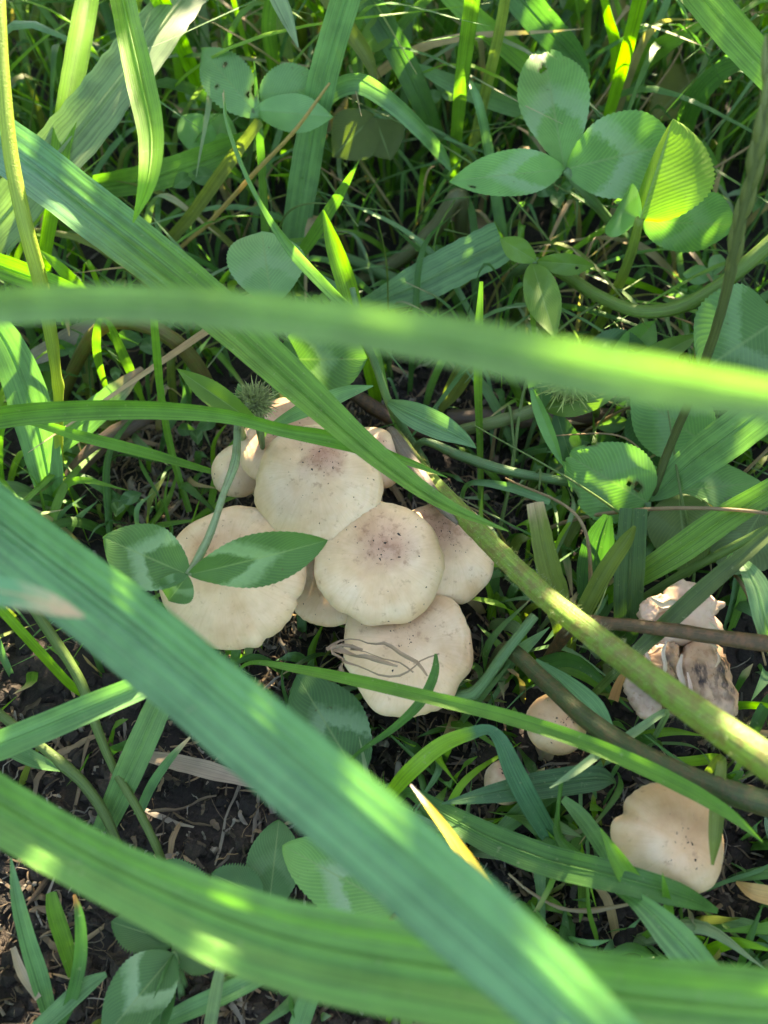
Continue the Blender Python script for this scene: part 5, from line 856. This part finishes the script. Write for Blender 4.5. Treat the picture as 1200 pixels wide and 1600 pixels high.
for pts_, ww in (([(-40, 800, 10.6), (200, 985, 11.4), (420, 1168, 12.0), (600, 1322, 12.5), (780, 1480, 12.8), (920, 1610, 12.6)], 130), ([(-60, 1230, 9.3), (180, 1368, 10.2), (430, 1474, 10.6), (700, 1528, 10.8), (950, 1568, 10.8)], 110)):
    for q_ in catmull(np.array(pts_, float), 22):
        for u_ in (-.4, -.2, 0, .2, .4): SH.append(P(q_[0] + u_ * ww * .62, q_[1] - u_ * ww * .78, q_[2]))
SH = np.array(SH); PRIO = np.array([a[:2] in ((1050, 265), (1065, 215), (1045, 300), (335, 1490), (875, 1503), (905, 1540), (575, 1228), (608, 1262), (945, 705), (90, 1250)) for a in LIT])
def in_tunnel(c, pad=0.0):
    v = c[None, :] - LP_; t = v @ SDIR; dd = np.linalg.norm(v - t[:, None] * SDIR[None, :], axis=1)
    if np.any((dd < LR + pad) & (t > 0) & PRIO): return True
    vs = c[None, :] - SH; ts = vs @ SDIR; ds = np.linalg.norm(vs - ts[:, None] * SDIR[None, :], axis=1)
    if np.any((ds < .0045) & (ts > 0)): return False
    v = c[None, :] - LP_; t = v @ SDIR; dd = np.linalg.norm(v - t[:, None] * SDIR[None, :], axis=1)
    return bool(np.any((dd < LR + pad) & (t > 0)))
r = np.random.default_rng(55); tall = MB(); n = 0; tr = 0
while n < 3000 and tr < 16000:
    tr += 1; a = r.uniform(0, 6.283); d = r.uniform(.2, 1.3) ; x, y = d * math.cos(a), .16 + d * math.sin(a)
    b = np.array((x, y, 0)); px, py, dp = project(b)
    if dp > 0 and -80 < px < 1280 and -60 < py < 1680: continue
    if abs(x) < .2 and y < .1 and y > -.35: continue
    L = r.uniform(.1, .3); az = r.uniform(0, 6.28); dr = np.array((math.cos(az), math.sin(az), 0)); ln = r.uniform(.1, .6)
    C4 = np.array([(*b, .004), (*(b + np.array((0, 0, L * .45)) + dr * L * .1 * ln), .007), (*(b + np.array((0, 0, L * .85)) + dr * L * .4 * ln), .004), (*(b + np.array((0, 0, L * .95)) + dr * L * .9 * ln), .0003)])
    pc = catmull(C4[:, :3], 7)
    if any(dpj > 0 and -60 < pxj < 1260 and -60 < pyj < 1660 for pxj, pyj, dpj in map(project, pc)): continue
    if any(in_tunnel(q, .003) for q in pc[2:]): continue
    ribbon(tall, C4, TINT[TK[r.integers(len(TK))]], seed=n, cols=3, nmax=9, side=(math.cos(a * 7), math.sin(a * 7), 0)); n += 1
tg = tall.build('meadow_grass', M_BLADE, kind='stuff'); tag(tg, 'taller meadow grass standing all round the spot', 'grass')
shade_caster = empty('shade_shrub'); tc_ = np.array((0.0, .22, .03)); base = tc_ + SDIR * 0.60; base[2] = 0  # unseen bush added to block the sun
mb = MB()
for k in range(7):
    a = k * .9; top = np.array((base[0] + .3 * math.cos(a), base[1] + .05 + .1 * math.sin(a), r.uniform(.5, .75))); m_ = base * .5 + top * .5 + np.array((r.uniform(-.05, .05), 0, .05))
    for tr_ in range(60):
        tc4 = catmull(np.array([base, m_, top]), 24)
        if not any(in_tunnel(q_, .008) for q_ in tc4): break
        top = top + np.array((r.uniform(-.06, .06), r.uniform(0, .03), 0)); m_ = m_ + np.array((r.uniform(-.04, .04), r.uniform(0, .02), 0))
    m2 = MB(); tube(m2, np.array([(*(base + np.array((.02 * math.cos(a), .02 * math.sin(a), -.01))), .010), (*m_, .006), (*top, .002)]), TINT['B'], step=.03); m2.build('trunk', M_STEM, shade_caster)
cw = MB(); nl = 0; ctr = tc_ + SDIR * 0.52
lf = np.array([(0, 0, 0), (.5, .35, .04), (.36, .75, .03), (0, 1, -.05), (-.36, .75, .03), (-.5, .35, .04), (0, .5, -.03)]); lff = [(0, 1, 6), (1, 2, 6), (2, 3, 6), (3, 4, 6), (4, 5, 6), (5, 0, 6)]
ax1 = unit(np.cross(SDIR, (0, 0, 1))); ax2 = np.cross(ax1, SDIR)
for k in range(30000):
    c = ctr + ax1 * r.uniform(-.38, .38) + ax2 * r.uniform(-.34, .36) + SDIR * r.uniform(-.13, .13)
    if k < 2 * len(SH): c = SH[k % len(SH)] + SDIR * r.uniform(.42, .62) + r.normal(0, .002, 3)
    if c[2] < .10 or any(-40 < a_ < 1240 and b_ > -30 for a_, b_, d_ in [project(c)]): continue
    s = r.uniform(.010, .020)
    A = unit(r.standard_normal(3)); Bv = unit(np.cross(A, r.standard_normal(3))); Nv = np.cross(A, Bv)
    if k < 2 * len(SH): A = unit(np.cross(SDIR, r.standard_normal(3))); Bv = unit(np.cross(SDIR, A) + .3 * SDIR); Nv = np.cross(A, Bv); c = c - Bv * s * .5
    mid = c + Bv * s * .5
    if in_tunnel(mid, s * .3): continue
    V_ = c + (lf[:, :1] * A * .75 + lf[:, 1:2] * Bv + lf[:, 2:] * Nv) * s
    cl = np.ones((7, 4)); cl[:, :3] = np.array((.06, .12, .03)) * r.uniform(.7, 1.4); cl[:, 3] = 0
    cw.raw(V_, lff, lf[:, :2], cl)
cw.build('crown', M_CLOVER, shade_caster); tag(shade_caster, 'leafy bush added out of view, its leaves placed to shape the dappled shade', 'shade_shrub')

# ================================================================== put each origin at the foot of its thing
bpy.context.view_layer.update()
kids = {}
for o in bpy.data.objects:
    if o.parent: kids.setdefault(o.parent.name, []).append(o)
def meshes(o):
    out = [o] if o.type == 'MESH' else []
    for c in kids.get(o.name, []): out += meshes(c)
    return out
for o in list(bpy.data.objects):
    if o.parent or o.type in ('CAMERA', 'LIGHT') or o.name == 'ground': continue
    ms = meshes(o); best = None
    for m_ in ms:
        co_ = np.empty(len(m_.data.vertices) * 3, np.float32); m_.data.vertices.foreach_get('co', co_); co_ = co_.reshape(-1, 3)
        q = co_[co_[:, 2].argmin()]
        if best is None or q[2] < best[2]: best = q
    if best is None: continue
    for m_ in ms: m_.data.transform(Matrix.Translation(Vector([-float(v) for v in best])))
    o.location = [float(v) for v in best]
